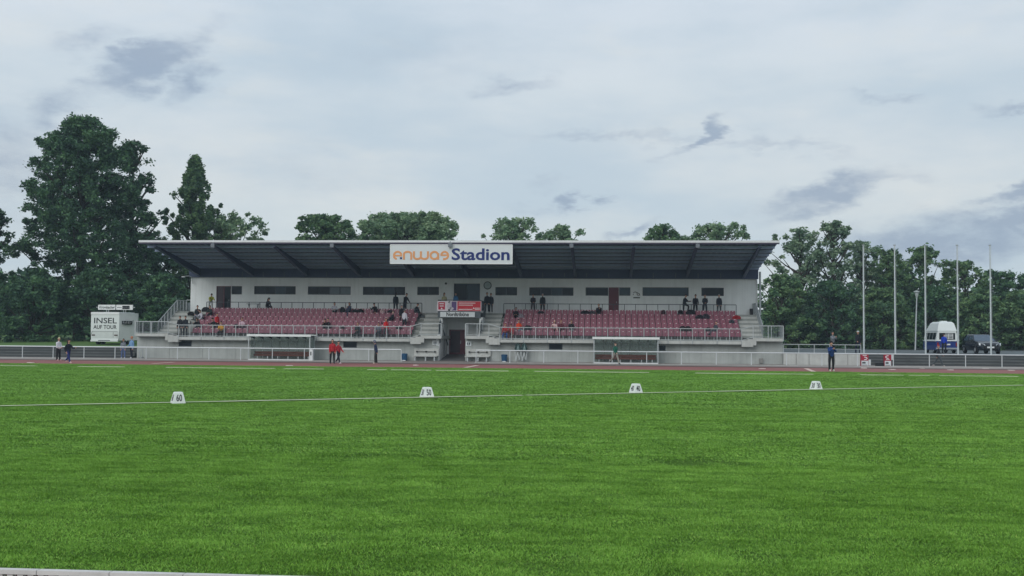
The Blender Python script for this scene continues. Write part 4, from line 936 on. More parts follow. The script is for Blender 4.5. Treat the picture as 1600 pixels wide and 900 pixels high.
def trailer():
    yy = 97.0; x0, x1 = X(141,yy,520), X(186,yy,520); w = x1-x0; side = 3.2
    WB = mat('trailer_white', (214,220,218), .45, var=.08, scale=.8)
    t = thing('bar_trailer', 'boxy white catering vehicle with dark lettering and a sign board on its roof', 'catering vehicle', (x1, yy, 1.02), math.radians(-2))
    ro_ = MB(); h0, h1 = .32, 3.02
    def rr2(y, i=0): return [(-w+i,y,h0+i),(-i,y,h0+i),(-i*1,y,h1-i),(-w+i,y,h1-i)]
    ro_.loft([[(-w+.06,-.0,h0),(-.06,-.0,h0),(0,-.0,h0+1),(0,-.0,h1-.12),(-.1,0,h1),(-w+.1,0,h1),(-w,0,h1-.12),(-w,0,h0+1)], [(-w+.06,side,h0),(-.06,side,h0),(0,side,h0+1),(0,side,h1-.12),(-.1,side,h1),(-w+.1,side,h1),(-w,side,h1-.12),(-w,side,h0+1)]])
    body = ro_.build('body', WB, t)
    b = MB(); b.box(-w-.01, .01, -.04, -.002, h1-.22, h1-.02); b.build('top_trim', TRIM, t)
    b = MB(); b.box(-w+.12, -.12, -.03, -.004, .62, 1.22); hch = b.build('rear_hatch', mat('hatch_white', (200,206,204), .5), t)
    b = MB(); b.bar((-w+.14,-.04,1.24),(-.12,-.04,1.24),.02); b.bar((-w+.14,-.04,1.24),(-w+.1,-.04,.95),.02); b.bar((-.55,-.035,1.2),(-.55,-.035,.66),.015); b.build('hatch_seam', INK, hch)
    for xx in (-w+.28, -.28): b = MB(); b.box(xx-.16, xx+.16, -.06, -.03, .84, .94); b.build('tail_light', mat('lamp_dark', (60,24,26), .3), t)
    b = MB(); b.box(-w+.05, -.05, -.12, -.01, .3, .46); b.build('bumper', WB, t)
    b = MB(); b.box(-.9,-w+.9,-.125,-.12,.36,.42) if False else b.box(-w+.8,-.8,-.128,-.121,.36,.43); b.build('number_plate', FRAMED, t)
    t1 = text('INSEL', .72, INK, parent=t, loc=(-w/2,-.006,2.2), bold=.008, depth=.004); t2_ = text('AUF TOUR', .5, INK, parent=t, loc=(-w/2,-.006,1.62), bold=.008, depth=.004)
    for tt, fw in ((t1, .80), (t2_, .82)):
        ww = max(v.co.x for v in tt.data.vertices)-min(v.co.x for v in tt.data.vertices)
        for v in tt.data.vertices: v.co.x *= fw*w/ww
    # the slanted side that shows towards the stand: a fold-out bar flank
    sd = MB(); a_ = X(214.5, yy+1.2, 520)-x1
    sd.loft([[(.002,.02,.42),(a_,1.2,.42),(a_,1.35,.42),(.002,.3,.42)],[(.002,.02,h1-.06),(a_,1.2,h1-.08),(a_,1.35,h1-.08),(.002,.3,h1-.06)]]); sd.build('side_flank', mat('flank_white', (196,202,202), .5, var=.1), t)
    ang = math.atan2(1.18, a_)
    q = text('Inselbar', .26, WHITE, parent=t, loc=(.56,.38,2.06), rz=ang, bold=.004, depth=.003); q.data.transform(Matrix.Translation((0,-.06,0)))
    b = MB(); b.box(-.46,.46,-.05,-.0,-.18,.16); pb_ = b.build('side_sign', INK, t, (.56,.38,2.06), ang); pb_['label'] = 'dark sign with pale script on the side flank'; bpy.data.objects.remove(q)
    b = MB(); 
    for k in range(9): b.bar((-.38+k*.085,-.056,-.09),(-.34+k*.085,-.056,.07 if k % 3 else .12),.025,.004)
    b.build('script_strokes', WHITE, pb_)
    b = MB(); b.tube([(a_-.35,.95,1.2),(a_-.45,.85,1.7),(a_-.3,.9,2.3)], .03); b.build('awning_arm', DSTEEL, t)
    rs = link('roof_sign', None, t, (0,.2,h1))
    wA, wB_ = X(151,yy,482)-x1, X(206,yy,482)-x1; mid = X(179,yy,482)-x1
    for (u0, u1) in ((wA, mid-.05), (mid+.05, wB_)):
        b = MB(); b.box(u0, u1, 0, .1, .22, .68); b.build('sign_panel', TRIM, t, (0,.2,h1)) 
    b = MB(); b.bar((wA-.2,.06,.45),(wB_+.2,.06,.45),.06); 
    for xx in (wA+.8, wA+1.0, wB_-.9, wB_-.7): b.bar((xx,.06,-.01),(xx,.06,.25),.05)
    b.build('sign_frame', GALV, t, (0,.2,h1)); bpy.data.objects.remove(rs)
    tt = text('Krombacher', .36, INK, parent=t, loc=((wA+mid)/2,.192,h1+.44), bold=.004, depth=.003, shear=.15)
    ww = max(v.co.x for v in tt.data.vertices)-min(v.co.x for v in tt.data.vertices)
    for v in tt.data.vertices: v.co.x *= (mid-wA-.2)/ww
    b = MB(); b.box(mid+.65, mid+1.35,-.012,-.001,.28,.6); b.build('sign_patch', INK, t, (0,.2,h1))
    b = MB()
    for k in range(6): b.bar((mid+.72+k*.1,-.016,.36),(mid+.76+k*.1,-.016,.5),.025,.004)
    b.build('sign_script', WHITE, t, (0,.2,h1))
    b = MB()
    for k in range(4): b.box(mid+.16+k*.11, mid+.23+k*.11, -.012,-.001,.4,.47)
    b.build('sign_print', INK, t, (0,.2,h1))
    for y_ in (1.2, 2.1):
        wheel(t, -w+.14, y_, .34-.02, .34, .22); wheel(t, -.16, y_, .34-.02, .34, .22)
trailer()
# beer table with bench on the upper platform (left), chair
t = thing('folding_table', 'small dark folding table on the platform behind the left seats', 'table', (X(396,95.3,478), 95.3, ZP))
b = MB(); b.box(-.55,.55,-.3,.3,.7,.74); b.build('table_top', FRAMED, t)
for s in (-.4,.4): b = MB(); b.bar((s,-.2,0),(s,.2,.7),.04); b.bar((s,.2,0),(s,-.2,.7),.04); b.build('leg', FRAMED, t)

# ------------------------------------------------------------------ trees
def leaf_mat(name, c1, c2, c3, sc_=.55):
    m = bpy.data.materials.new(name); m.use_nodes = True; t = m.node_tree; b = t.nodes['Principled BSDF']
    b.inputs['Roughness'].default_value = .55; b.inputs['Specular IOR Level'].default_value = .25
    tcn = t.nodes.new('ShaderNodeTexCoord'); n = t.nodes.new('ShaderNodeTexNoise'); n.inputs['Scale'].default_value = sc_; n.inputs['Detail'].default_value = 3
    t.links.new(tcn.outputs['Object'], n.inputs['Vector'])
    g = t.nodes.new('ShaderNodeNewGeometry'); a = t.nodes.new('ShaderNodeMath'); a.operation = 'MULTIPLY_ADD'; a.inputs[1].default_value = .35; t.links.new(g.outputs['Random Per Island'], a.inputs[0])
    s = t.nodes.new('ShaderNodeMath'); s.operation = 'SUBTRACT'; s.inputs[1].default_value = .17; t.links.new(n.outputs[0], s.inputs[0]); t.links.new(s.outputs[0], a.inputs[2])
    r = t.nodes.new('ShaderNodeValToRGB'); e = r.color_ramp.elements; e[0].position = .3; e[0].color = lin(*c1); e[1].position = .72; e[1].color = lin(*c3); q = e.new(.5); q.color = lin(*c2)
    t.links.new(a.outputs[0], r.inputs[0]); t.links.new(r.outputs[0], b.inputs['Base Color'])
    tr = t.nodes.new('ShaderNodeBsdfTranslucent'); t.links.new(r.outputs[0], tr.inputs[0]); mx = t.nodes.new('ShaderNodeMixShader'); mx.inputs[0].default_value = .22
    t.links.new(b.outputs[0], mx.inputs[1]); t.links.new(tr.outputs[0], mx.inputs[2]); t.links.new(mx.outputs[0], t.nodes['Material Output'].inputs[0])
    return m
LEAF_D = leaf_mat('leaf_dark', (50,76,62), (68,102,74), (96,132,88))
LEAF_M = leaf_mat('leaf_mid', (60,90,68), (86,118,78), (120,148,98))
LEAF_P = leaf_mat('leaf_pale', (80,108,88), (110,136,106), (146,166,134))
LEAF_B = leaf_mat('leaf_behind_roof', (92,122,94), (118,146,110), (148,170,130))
def leaves(centers, radii, per, size, rs, mt, name, parent, flat=.7, aspect=1.6):
    n = len(centers)*per
    c = np.repeat(np.array(centers), per, 0); rad = np.repeat(np.array(radii), per)
    d = rs.normal(size=(n, 3)); d /= np.linalg.norm(d, axis=1)[:, None]
    rr_ = rs.rand(n)**.5*(1+.5*(rs.rand(n) > .85))
    p = c + d*(rad*rr_)[:, None]*np.array([1, 1, flat])
    a = rs.normal(size=(n, 3)); a[:, 2] *= .6; a /= np.linalg.norm(a, axis=1)[:, None]
    b_ = rs.normal(size=(n, 3)); b_ -= a*(a*b_).sum(1)[:, None]; b_ /= np.linalg.norm(b_, axis=1)[:, None]
    s = size*(.6+.8*rs.rand(n))[:, None]
    v = np.stack([p-a*s*.5*aspect, p+b_*s*.42, p+a*s*.5*aspect, p-b_*s*.42], 1).reshape(-1, 3)
    me = bpy.data.meshes.new(name); me.vertices.add(n*4); me.vertices.foreach_set('co', v.ravel().astype(np.float32))
    me.loops.add(n*4); me.loops.foreach_set('vertex_index', np.arange(n*4, dtype=np.int32)); me.polygons.add(n); me.polygons.foreach_set('loop_start', np.arange(n, dtype=np.int32)*4)
    me.update(calc_edges=True); me.materials.append(mt)
    return link(name, me, parent)
def tree(px, ytop, wpx, Y, kind, label, seed, zb=None, mt=None, crown0=.15, dens=1.0, py_ref=None, group='trees around the stadium', name='broadleaf_tree', lsize=None):
    rs = np.random.RandomState(seed)
    xc = X(px, Y, (ytop+480)/2); zt = PY(px, ytop, Y)[1]; z0 = gheight(xc, Y) if zb is None else zb
    Wd = wpx/FPX*Y*1.0; H_ = zt-z0; R_ = Wd/2
    t = thing(name, label, 'tree', (xc, Y, z0), group=group)
    mt = mt or LEAF_M
    # envelope radius by normalised crown height u (0 bottom..1 top)
    if kind == 'poplar': env = lambda u: (.98*(1-u)**.85*min(1, u*5+.45)+.03)
    elif kind == 'dome': env = lambda u: math.sqrt(max(.02, 1-max(0, (u-.2)/.82)**2.6))*min(1, .8+u*1.5)
    elif kind == 'tall': env = lambda u: math.sqrt(max(.03, 1-(abs(u-.40)/.62)**1.9))
    elif kind == 'broad': env = lambda u: math.sqrt(max(.02, 1-max(0, (u-.3)/.71)**7))
    else: env = lambda u: math.sqrt(max(.03, 1-(max(0, u-.35)/.68)**2.4))*min(1, .8+u)
    h0 = H_*crown0
    vol = R_*R_*(H_-h0)
    R_ *= 1.08
    nc = int(max(150, min(1000, vol**.66*5.2*dens))); cen = []; rad = []; limbs = []
    nbr = int(max(16, min(64, 10+Wd*2.6)))*(2 if kind == 'poplar' else 1)
    for j in range(nbr):
        u = (j+rs.rand())/nbr; u = u**.8; a = j*2.39996+rs.uniform(-.5, .5)
        limbs.append((u, a, env(u)*R_*rs.uniform(.80, 1.12)))
    cb = (.020*Wd+.46)*(.62 if kind == 'poplar' else 1)
    rise = 1.1 if kind == 'poplar' else .45
    fill = .12 if kind == 'poplar' else .6 if kind == 'broad' else (.25 if mt is LEAF_P or kind == 'poplar' else .45)
    for i in range(nc):
        cr_ = cb*rs.uniform(.55, 1.25)
        if rs.rand() < fill:
            u = rs.rand()**.8; a = rs.uniform(0, 6.283); r = env(u)*R_*.86*rs.rand()**.45; z_ = h0+(H_-h0)*u
        else:
            u, a, L_ = limbs[rs.randint(nbr)]; t_ = rs.rand()**.55; r = L_*t_; a = a+rs.normal()*.16/(t_+.25)
            z_ = h0+(H_-h0)*u+(t_-1)*L_*rise+rs.normal()*.35; cr_ *= 1.15-.45*t_
        r = max(0, r-cr_*.4); z_ = max(h0+.2, min(z_, H_-cr_*.4))
        cen.append((r*math.cos(a), r*math.sin(a), z_)); rad.append(cr_)
    for k in range(4): cen.append((rs.uniform(-.4,.4), rs.uniform(-.4,.4), H_-.35-.5*k)); rad.append(.4+.1*k)
    sz = lsize or (.21 if Y < 120 else .235)
    per = int(max(46, min(100, 66*dens)))
    leaves(cen, rad, per, sz, rs, mt, 'crown', t, flat=1.3 if kind == 'poplar' else .7)
    b = MB(); tr = .018*H_+.12
    b.tube([(0,0,-.2),(.05,0,H_*.3),(.0,.1,H_*.6),(.1,0,H_*.93)], [tr*1.25, tr*.9, tr*.5, tr*.1], 8)
    order = rs.permutation(len(cen))[:min(60, len(cen))]
    for i in order:
        c = Vector(cen[i]); zs_ = max(H_*.12, c.z-(abs(c.x)+abs(c.y))*.65-rs.uniform(0, 1.2)); s = Vector((.05, .03, min(zs_, H_*.85)))
        mid_ = s.lerp(c, .5)+Vector((0, 0, -.06*(c-s).length)); b.tube([s, mid_, c], [tr*.32, tr*.2, tr*.06], 5, cap=False)
    b.build('trunk', BARK, t)
    return t
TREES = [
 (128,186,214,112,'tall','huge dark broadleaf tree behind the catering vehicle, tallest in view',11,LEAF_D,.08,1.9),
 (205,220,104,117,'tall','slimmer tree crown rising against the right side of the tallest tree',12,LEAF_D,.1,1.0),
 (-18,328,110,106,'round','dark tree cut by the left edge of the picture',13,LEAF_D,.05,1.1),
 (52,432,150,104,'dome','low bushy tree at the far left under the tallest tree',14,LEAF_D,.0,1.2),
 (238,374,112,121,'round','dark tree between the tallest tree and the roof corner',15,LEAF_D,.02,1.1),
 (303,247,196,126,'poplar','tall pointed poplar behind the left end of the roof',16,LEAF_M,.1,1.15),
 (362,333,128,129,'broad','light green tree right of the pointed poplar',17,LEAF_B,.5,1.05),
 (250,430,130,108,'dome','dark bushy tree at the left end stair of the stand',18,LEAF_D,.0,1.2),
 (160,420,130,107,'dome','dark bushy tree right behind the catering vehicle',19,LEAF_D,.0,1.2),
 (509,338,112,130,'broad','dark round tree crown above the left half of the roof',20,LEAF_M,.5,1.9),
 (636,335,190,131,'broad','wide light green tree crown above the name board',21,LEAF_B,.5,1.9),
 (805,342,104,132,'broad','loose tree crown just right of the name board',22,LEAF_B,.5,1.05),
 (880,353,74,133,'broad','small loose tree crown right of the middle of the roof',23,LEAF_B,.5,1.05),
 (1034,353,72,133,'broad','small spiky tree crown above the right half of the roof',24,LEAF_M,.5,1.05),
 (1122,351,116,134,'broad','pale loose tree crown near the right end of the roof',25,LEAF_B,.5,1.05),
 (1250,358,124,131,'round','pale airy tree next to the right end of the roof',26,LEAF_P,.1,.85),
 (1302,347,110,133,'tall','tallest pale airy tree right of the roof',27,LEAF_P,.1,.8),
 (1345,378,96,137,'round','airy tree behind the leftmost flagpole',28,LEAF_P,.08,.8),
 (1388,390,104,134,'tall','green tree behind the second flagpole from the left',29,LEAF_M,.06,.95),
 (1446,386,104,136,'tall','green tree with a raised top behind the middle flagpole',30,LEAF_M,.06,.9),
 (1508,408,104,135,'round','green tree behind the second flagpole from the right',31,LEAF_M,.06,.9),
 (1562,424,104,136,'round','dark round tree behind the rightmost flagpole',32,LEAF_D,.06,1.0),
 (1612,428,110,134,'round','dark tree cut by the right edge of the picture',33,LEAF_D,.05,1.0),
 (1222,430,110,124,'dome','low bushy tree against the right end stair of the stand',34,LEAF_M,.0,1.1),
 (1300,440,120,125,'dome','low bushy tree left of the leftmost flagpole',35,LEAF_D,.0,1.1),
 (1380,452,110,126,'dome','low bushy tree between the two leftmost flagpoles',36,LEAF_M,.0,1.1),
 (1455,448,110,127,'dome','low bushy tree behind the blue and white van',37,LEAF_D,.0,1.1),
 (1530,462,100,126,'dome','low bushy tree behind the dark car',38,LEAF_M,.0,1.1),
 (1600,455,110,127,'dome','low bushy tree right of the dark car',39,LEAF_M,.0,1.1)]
for (px, yt, wp, Y_, kd, lab, sd_, mt_, c0_, dn) in TREES: tree(px, yt, wp, Y_, kd, lab, sd_, mt=mt_, crown0=c0_, dens=dn)
# dense wood behind, one mass
def wood():
    rs = np.random.RandomState(77); cen = []; rad = []
    for i in range(1500):
        x_ = rs.uniform(-105, 95); y_ = rs.uniform(140, 158); z_ = .9+rs.rand()*(6.5+1.5*math.sin(x_*.21)+1.2*math.sin(x_*.53))
        cen.append((x_, y_, z_)); rad.append(rs.uniform(1.3, 2.4))
    o = leaves(cen, rad, 60, .7, rs, LEAF_D, 'distant_wood', None, flat=.8); o['kind'] = 'stuff'
wood()

# ------------------------------------------------------------------ people
def fk(p):
    """joints in metres, facing -y; angles in degrees, forward positive"""
    D = math.radians; v = lambda a: Vector((0, -math.sin(a), -math.cos(a)))
    J = {}; lean = D(p.get('lean', 0)); up = Vector((0, -math.sin(lean), math.cos(lean)))
    legs = []
    for s, k in ((-1, 'L'), (1, 'R')):
        th, kn, sp = D(p.get('th'+k, 0)), D(p.get('kn'+k, 0)), D(p.get('sp', 4))
        hip = Vector((s*.095, 0, 0)); k1 = hip+v(th)*.43+Vector((s*math.sin(sp)*.43, 0, 0)); an = k1+v(th-kn)*.42+Vector((s*math.sin(sp)*.15, 0, 0)); legs.append((k, hip, k1, an))
    low = min(l[3].z for l in legs); pz = p.get('pz', -low+.075); off_ = Vector((0, 0, pz))
    J['pel'] = off_.copy()
    for k, hip, k1, an in legs:
        J['hip'+k] = hip+off_; J['kne'+k] = k1+off_; J['ank'+k] = an+off_
        toe = an+off_+Vector((0, -.17, -.035)); J['toe'+k] = toe; J['hee'+k] = an+off_+Vector((0, .05, -.045))
    J['wai'] = J['pel']+up*.2; J['che'] = J['pel']+up*.35; J['upc'] = J['pel']+up*.45; J['nec'] = J['pel']+up*.53
    hl = D(p.get('head', 0))+lean*.5; J['hea'] = J['nec']+Vector((0, -math.sin(hl), math.cos(hl)))*.17; J['nek'] = J['nec'].lerp(J['hea'], .6); J['hang'] = hl
    for s, k in ((-1, 'L'), (1, 'R')):
        sh = J['pel']+up*.435+Vector((s*.165, 0, 0)); J['sho'+k] = sh
        a, el, ab = D(p.get('ar'+k, 5)), D(p.get('el'+k, 12)), D(p.get('ab'+k, 8)); inn = D(p.get('in'+k, 0))
        e = sh+v(a)*.29*math.cos(ab)+Vector((s*math.sin(ab)*.29, 0, 0)); J['elb'+k] = e
        w = e+v(a+el)*.25*math.cos(inn)+Vector((-s*math.sin(inn)*.25, 0, 0)); J['wri'+k] = w
        J['han'+k] = w+(w-e).normalized()*.09
    return J
BODY = {}
def body_mesh(key, p):
    if key in BODY: return BODY[key]
    J = fk(p); names = ['pel','wai','che','nec']; idx = {}
    vs = []; rad = []; tags = []
    def av(n, r, tg): idx[n] = len(vs); vs.append(J[n]); rad.append(r); tags.append(tg)
    fat = p.get('fat', 1.12)
    av('pel', (.155*fat, .115*fat), 2); av('wai', (.145*fat, .11*fat), 1); av('che', (.165*fat, .115*fat), 1); av('upc', (.105*fat, .085*fat), 1); av('nec', (.062, .062), 0); av('nek', (.055, .058), 0)
    es = [('pel','wai'),('wai','che'),('che','upc'),('upc','nec'),('nec','nek')]
    for k in 'LR':
        av('hip'+k, (.108, .108), 2); av('kne'+k, (.078, .078), 2); av('ank'+k, (.058, .058), 2); av('toe'+k, (.035, .03), 3); av('hee'+k, (.036, .036), 3)
        es += [('pel','hip'+k),('hip'+k,'kne'+k),('kne'+k,'ank'+k),('ank'+k,'toe'+k),('ank'+k,'hee'+k)]
        av('sho'+k, (.08, .082), 1); av('elb'+k, (.066, .066), 1); av('wri'+k, (.046, .046), 1); av('han'+k, (.036, .02), 0)
        es += [('che','sho'+k),('sho'+k,'elb'+k),('elb'+k,'wri'+k),('wri'+k,'han'+k)]
    me = bpy.data.meshes.new('b'); me.from_pydata(vs, [(idx[a], idx[b]) for a, b in es], [])
    o = bpy.data.objects.new('b', me); COL.objects.link(o); o.modifiers.new('s', 'SKIN'); 
    sv = me.skin_vertices[0].data
    for i, r in enumerate(rad): sv[i].radius = r; sv[i].use_root = (i == 0)
    sub = o.modifiers.new('d', 'SUBSURF'); sub.levels = 1
    dg = bpy.context.evaluated_depsgraph_get(); dg.update(); me2 = bpy.data.meshes.new_from_object(o.evaluated_get(dg)); bpy.data.objects.remove(o)
    # nearest bone decides the garment
    segs = [(J['pel']+Vector((0,0,.05)), J['che'], 1), (J['che'], J['nec'], 1), (J['nec']+(J['hea']-J['nec'])*.3, J['hea'], 0)]
    for k in 'LR':
        segs += [(J['sho'+k], J['wri'+k] if False else J['elb'+k], 1), (J['elb'+k], J['wri'+k], 1), (J['wri'+k].lerp(J['han'+k], .3), J['han'+k], 0), (J['hip'+k].lerp(J['kne'+k],.12), J['kne'+k], 2), (J['kne'+k], J['ank'+k], 2), (J['hee'+k], J['toe'+k], 3)]
    def near(c):
        best, bt = 9, 1
        for a, b, tg in segs:
            d = b-a; t_ = max(0, min(1, (c-a).dot(d)/d.length_squared)); q = (c-(a+d*t_)).length
            if q < best: best, bt = q, tg
        return bt
    mb = MB(); mb.v = [tuple(v.co) for v in me2.vertices]; mb.f = [tuple(f.vertices) for f in me2.polygons]; mb.mi = [near(f.center) for f in me2.polygons]
    # head with nose, ears, chin
    hc = J['hea']; R3 = Matrix.Rotation(J['hang'], 3, 'X')
    n, rw = 10, 7; secs = []
    for i in range(rw):
        ph = math.pi*(i+.5)/rw; z_ = -math.cos(ph)*.125; r = math.sin(ph)
        ring = []
        for k in range(n):
            a = 2*math.pi*k/n; x_ = math.cos(a)*.078*r; y_ = math.sin(a)*.098*r
            if k == 7 or k == 8: y_ -= .0
            if abs(math.sin(a)+1) < .2 and i in (2, 3): y_ -= .018
            ring.append(hc+R3 @ Vector((x_, y_-(.012 if i < 2 else 0), z_+.03)))
        secs.append(ring)
    mb.loft(secs, 0)
    for s in (-1, 1):
        for dz in (.0,): 
            q = hc+R3 @ Vector((s*.082, .005, .03)); mb.box(q.x-.01, q.x+.01, q.y-.018, q.y+.018, q.z-.03, q.z+.03, 0)
        q = hc+R3 @ Vector((s*.03, -.093, .045)); mb.box(q.x-.012, q.x+.012, q.y-.004, q.y+.01, q.z-.006, q.z+.006, 3)
    q = hc+R3 @ Vector((0, -.09, -.03)); mb.box(q.x-.022, q.x+.022, q.y-.006, q.y+.01, q.z-.005, q.z+.004, 4)
    for k, s in (('L', -1), ('R', 1)):       # fingers and thumb
        w = J['wri'+k]; h = J['han'+k]; d = (h-w).normalized(); side = Vector((1, 0, 0)); side = (side-d*side.dot(d)).normalized(); nrm = d.cross(side)
        for f_, (o_, L) in enumerate(((-.027,.062),(-.009,.075),(.009,.07),(.027,.055))):
            b0 = h+side*o_-d*.005; mb.tube([b0, b0+d*L*.5+nrm*.004*s, b0+d*L*.85+nrm*.02], [.0095,.0085,.006], 5, 0)
        b0 = w.lerp(h, .45)-side*.03*s; mb.tube([b0, b0-side*.022*s+d*.025, b0-side*.028*s+d*.055], [.011,.0095,.007], 5, 0)
    me = mb.mesh('person', [SKIN]*5)
    for f in me.polygons: f.use_smooth = True
    BODY[key] = (me, J); return BODY[key]
HAIR = {}
def hair_mesh(key, J, style):
    k = (key, style)
    if k in HAIR: return HAIR[k]
    hc = J['hea']; R3 = Matrix.Rotation(J['hang'], 3, 'X'); b = MB(); n = 12; secs = []
    low = {'short':.0,'cap':.055,'hood':-.13,'long':-.02}[style]
    for z_ in np.linspace(low, .155, 5):
        t_ = min(1, abs((z_-.03)/.138)); r = math.sqrt(max(.02, 1-t_*t_)); ring = []
        for q in range(n):
            a = 2*math.pi*q/n; y_ = math.sin(a)*.108*r
            if z_ < .06 and style in ('short','long') and y_ < -.02: y_ = -.02
            ring.append(hc+R3 @ Vector((math.cos(a)*.088*r, y_+(.006 if style != 'cap' else 0), z_)))
        secs.append(ring)
    b.loft(secs)
    if style == 'cap':
        q = [hc+R3 @ Vector((x_, y_, .07)) for x_, y_ in ((-.07,-.08),(.07,-.08),(.05,-.17),(-.05,-.17))]; b.loft([q, [v+Vector((0,0,.012)) for v in q]])
    if style == 'long':
        b.tube([hc+R3 @ Vector((0,.07,.08)), hc+R3 @ Vector((0,.11,-.05)), hc+R3 @ Vector((0,.11,-.22))], [.075,.075,.04], 8)
    HAIR[k] = b.mesh('hair', BLACK); return HAIR[k]
CM = {}
def cloth(rgb):
    if rgb not in CM: CM[rgb] = mat('cloth_%d_%d_%d' % rgb, rgb, .85, var=.25, scale=9)
    return CM[rgb]
POSE = {
 'stand': dict(arL=4, arR=6, elL=14, elR=12),
 'stand2': dict(thL=-8, thR=10, knR=12, arL=10, arR=-6, elL=50, elR=20),
 'walk': dict(thL=26, knL=8, thR=-20, knR=22, arL=-22, arR=24, elL=18, elR=30),
 'walk2': dict(thL=-24, knL=30, thR=22, knR=4, arL=26, arR=-20, elL=30, elR=20),
 'stride': dict(thL=34, knL=14, thR=-14, knR=40, arL=-30, arR=38, elL=60, elR=60, lean=6),
 'look': dict(arL=50, arR=48, elL=85, elR=88, inL=35, inR=35, thL=4, thR=-4),
 'handsfront': dict(arL=12, arR=12, elL=55, elR=60, inL=38, inR=35, head=10),
 'behind': dict(arL=-18, arR=-20, elL=-10 if False else 20, elR=15, lean=4, head=18, thL=-6, thR=8, knR=10),
 'lean': dict(lean=14, arL=28, arR=28, elL=10, elR=12, head=12),
 'foot_up': dict(thR=62, knR=78, lean=10, arL=35, arR=40, elL=60, elR=55, head=20),
 'bend': dict(lean=38, arL=55, arR=48, elL=20, elR=30, head=20, thL=-6, thR=10, knR=10),
 'sit': dict(pz=.50, thL=82, thR=84, knL=82, knR=84, arL=32, arR=30, elL=55, elR=60, inL=25, inR=25, lean=8, sp=8),
 'sit2': dict(pz=.50, thL=78, thR=88, knL=70, knR=92, arL=45, arR=12, elL=75, elR=40, lean=22, head=14, sp=8),
 'sit3': dict(pz=.50, thL=84, thR=80, knL=96, knR=66, arL=14, arR=40, elL=45, elR=90, inR=25, lean=-4, sp=10),
 'recline': dict(pz=.50, thL=80, thR=88, knL=20, knR=35, arL=20, arR=40, elL=50, elR=60, lean=-22, sp=6),
}
def person(x, y, z, pose, rz, top, legs, label, hair=(30,26,24), style='short', skin=(190,146,124), shoe=(40,40,44), sc_=1.0, group=None):
    me, J = body_mesh(pose, POSE[pose])
    o = link('person', me, None, (x, y, z), math.radians(rz), label=label, category='person')
    o['group'] = group or 'spectators and athletes'
    for i, c in enumerate((skin, top, legs, shoe, (120,70,66))):
        o.material_slots[i].link = 'OBJECT'; o.material_slots[i].material = cloth(c)
    h = link('hair' if style in ('short','long') else ('cap' if style == 'cap' else 'hood'), hair_mesh(pose, J, style), o); h.material_slots[0].link = 'OBJECT'; h.material_slots[0].material = cloth(hair)
    o.scale = (sc_, sc_, sc_); return o
DK = (26,30,38); BK = (18,19,23); NV = (28,38,70); WH = (214,212,214)
def ground_p(px, py, pose, rz, top, legs, label, z=0.03, **k):
    q = PZ(px, py, z); return person(q[0], q[1], z, pose, rz, top, legs, label, **k)
gp = ground_p
gp(91, 564, 'handsfront', 70, (212,214,220), (24,24,28), 'person in a white jacket and black trousers walking on the far track at the left', hair=(200,200,160), shoe=(210,170,170))
gp(106, 567.5, 'stride', 65, (18,22,40), (28,38,104), 'person with long dark hair and blue trousers jogging with pale shoes', hair=(16,18,24), style='long', shoe=(226,190,186))
def plat(px, Y, z, *a, **k): return person(X(px, Y, 530), Y, z, *a, **k)
plat(193, 86.6, .03, 'stand', 10, (120,126,134), (92,112,156), 'person in a grey top and light blue trousers behind the barrier by the white vehicle', shoe=(200,200,210), sc_=.93)
plat(206, 86.9, .03, 'stand2', -30, (120,156,196), (26,30,42), 'person in a light blue jacket and orange cap behind the barrier', hair=(214,128,84), style='cap', shoe=(210,210,215), sc_=1.04)
gp(519, 568.5, 'stand', 25, (176,34,44), BK, 'person in a red jacket and black trousers, left one of the red pair', hair=(60,66,70), sc_=1.02)
gp(528.5, 568.5, 'walk', 55, (168,34,48), (22,24,38), 'person in a red and white jacket with pale shoes, right one of the red pair', hair=(40,34,34), shoe=(220,200,205), sc_=.98)
gp(587, 568.5, 'behind', -75, (30,44,76), (48,52,50), 'person in a navy jacket and olive trousers looking down by the track', hair=(90,104,124), style='hood', shoe=(226,216,200))
gp(961.5, 569.5, 'walk2', 40, (22,92,74), (150,146,136), 'person in a green jacket and pale trousers in front of the right shelter', hair=(24,24,26), style='cap', skin=(205,170,150), sc_=.98)
gp(1299, 580.5, 'look', 10, (26,62,120), BK, 'person in a blue jacket on the track edge with hands raised to the face', hair=(24,24,30), shoe=(220,214,200), sc_=1.1)
plat(1301, 89.9, .93, 'look', 30, (120,126,132), BK, 'person in a grey top behind the railing above the low wall', hair=(50,54,60), sc_=1.0)
plat(1340.5, 90.6, .93, 'stand2', 15, (22,26,34), (28,34,56), 'person in dark clothes with a white cap beside the leftmost flagpole', hair=(206,210,212), style='cap', sc_=1.05)
plat(1466, 86.7, .03, 'walk', 80, (30,36,44), (74,80,84), 'person in a dark jacket and red cap walking behind the barrier near the van', hair=(150,36,48), style='cap', shoe=(205,195,190), sc_=1.0)
plat(1475, 95.6, .91, 'stand', 150, (20,60,178), (26,30,38), 'person in a bright blue jacket standing behind the blue and white van', hair=(28,26,30), sc_=1.0)
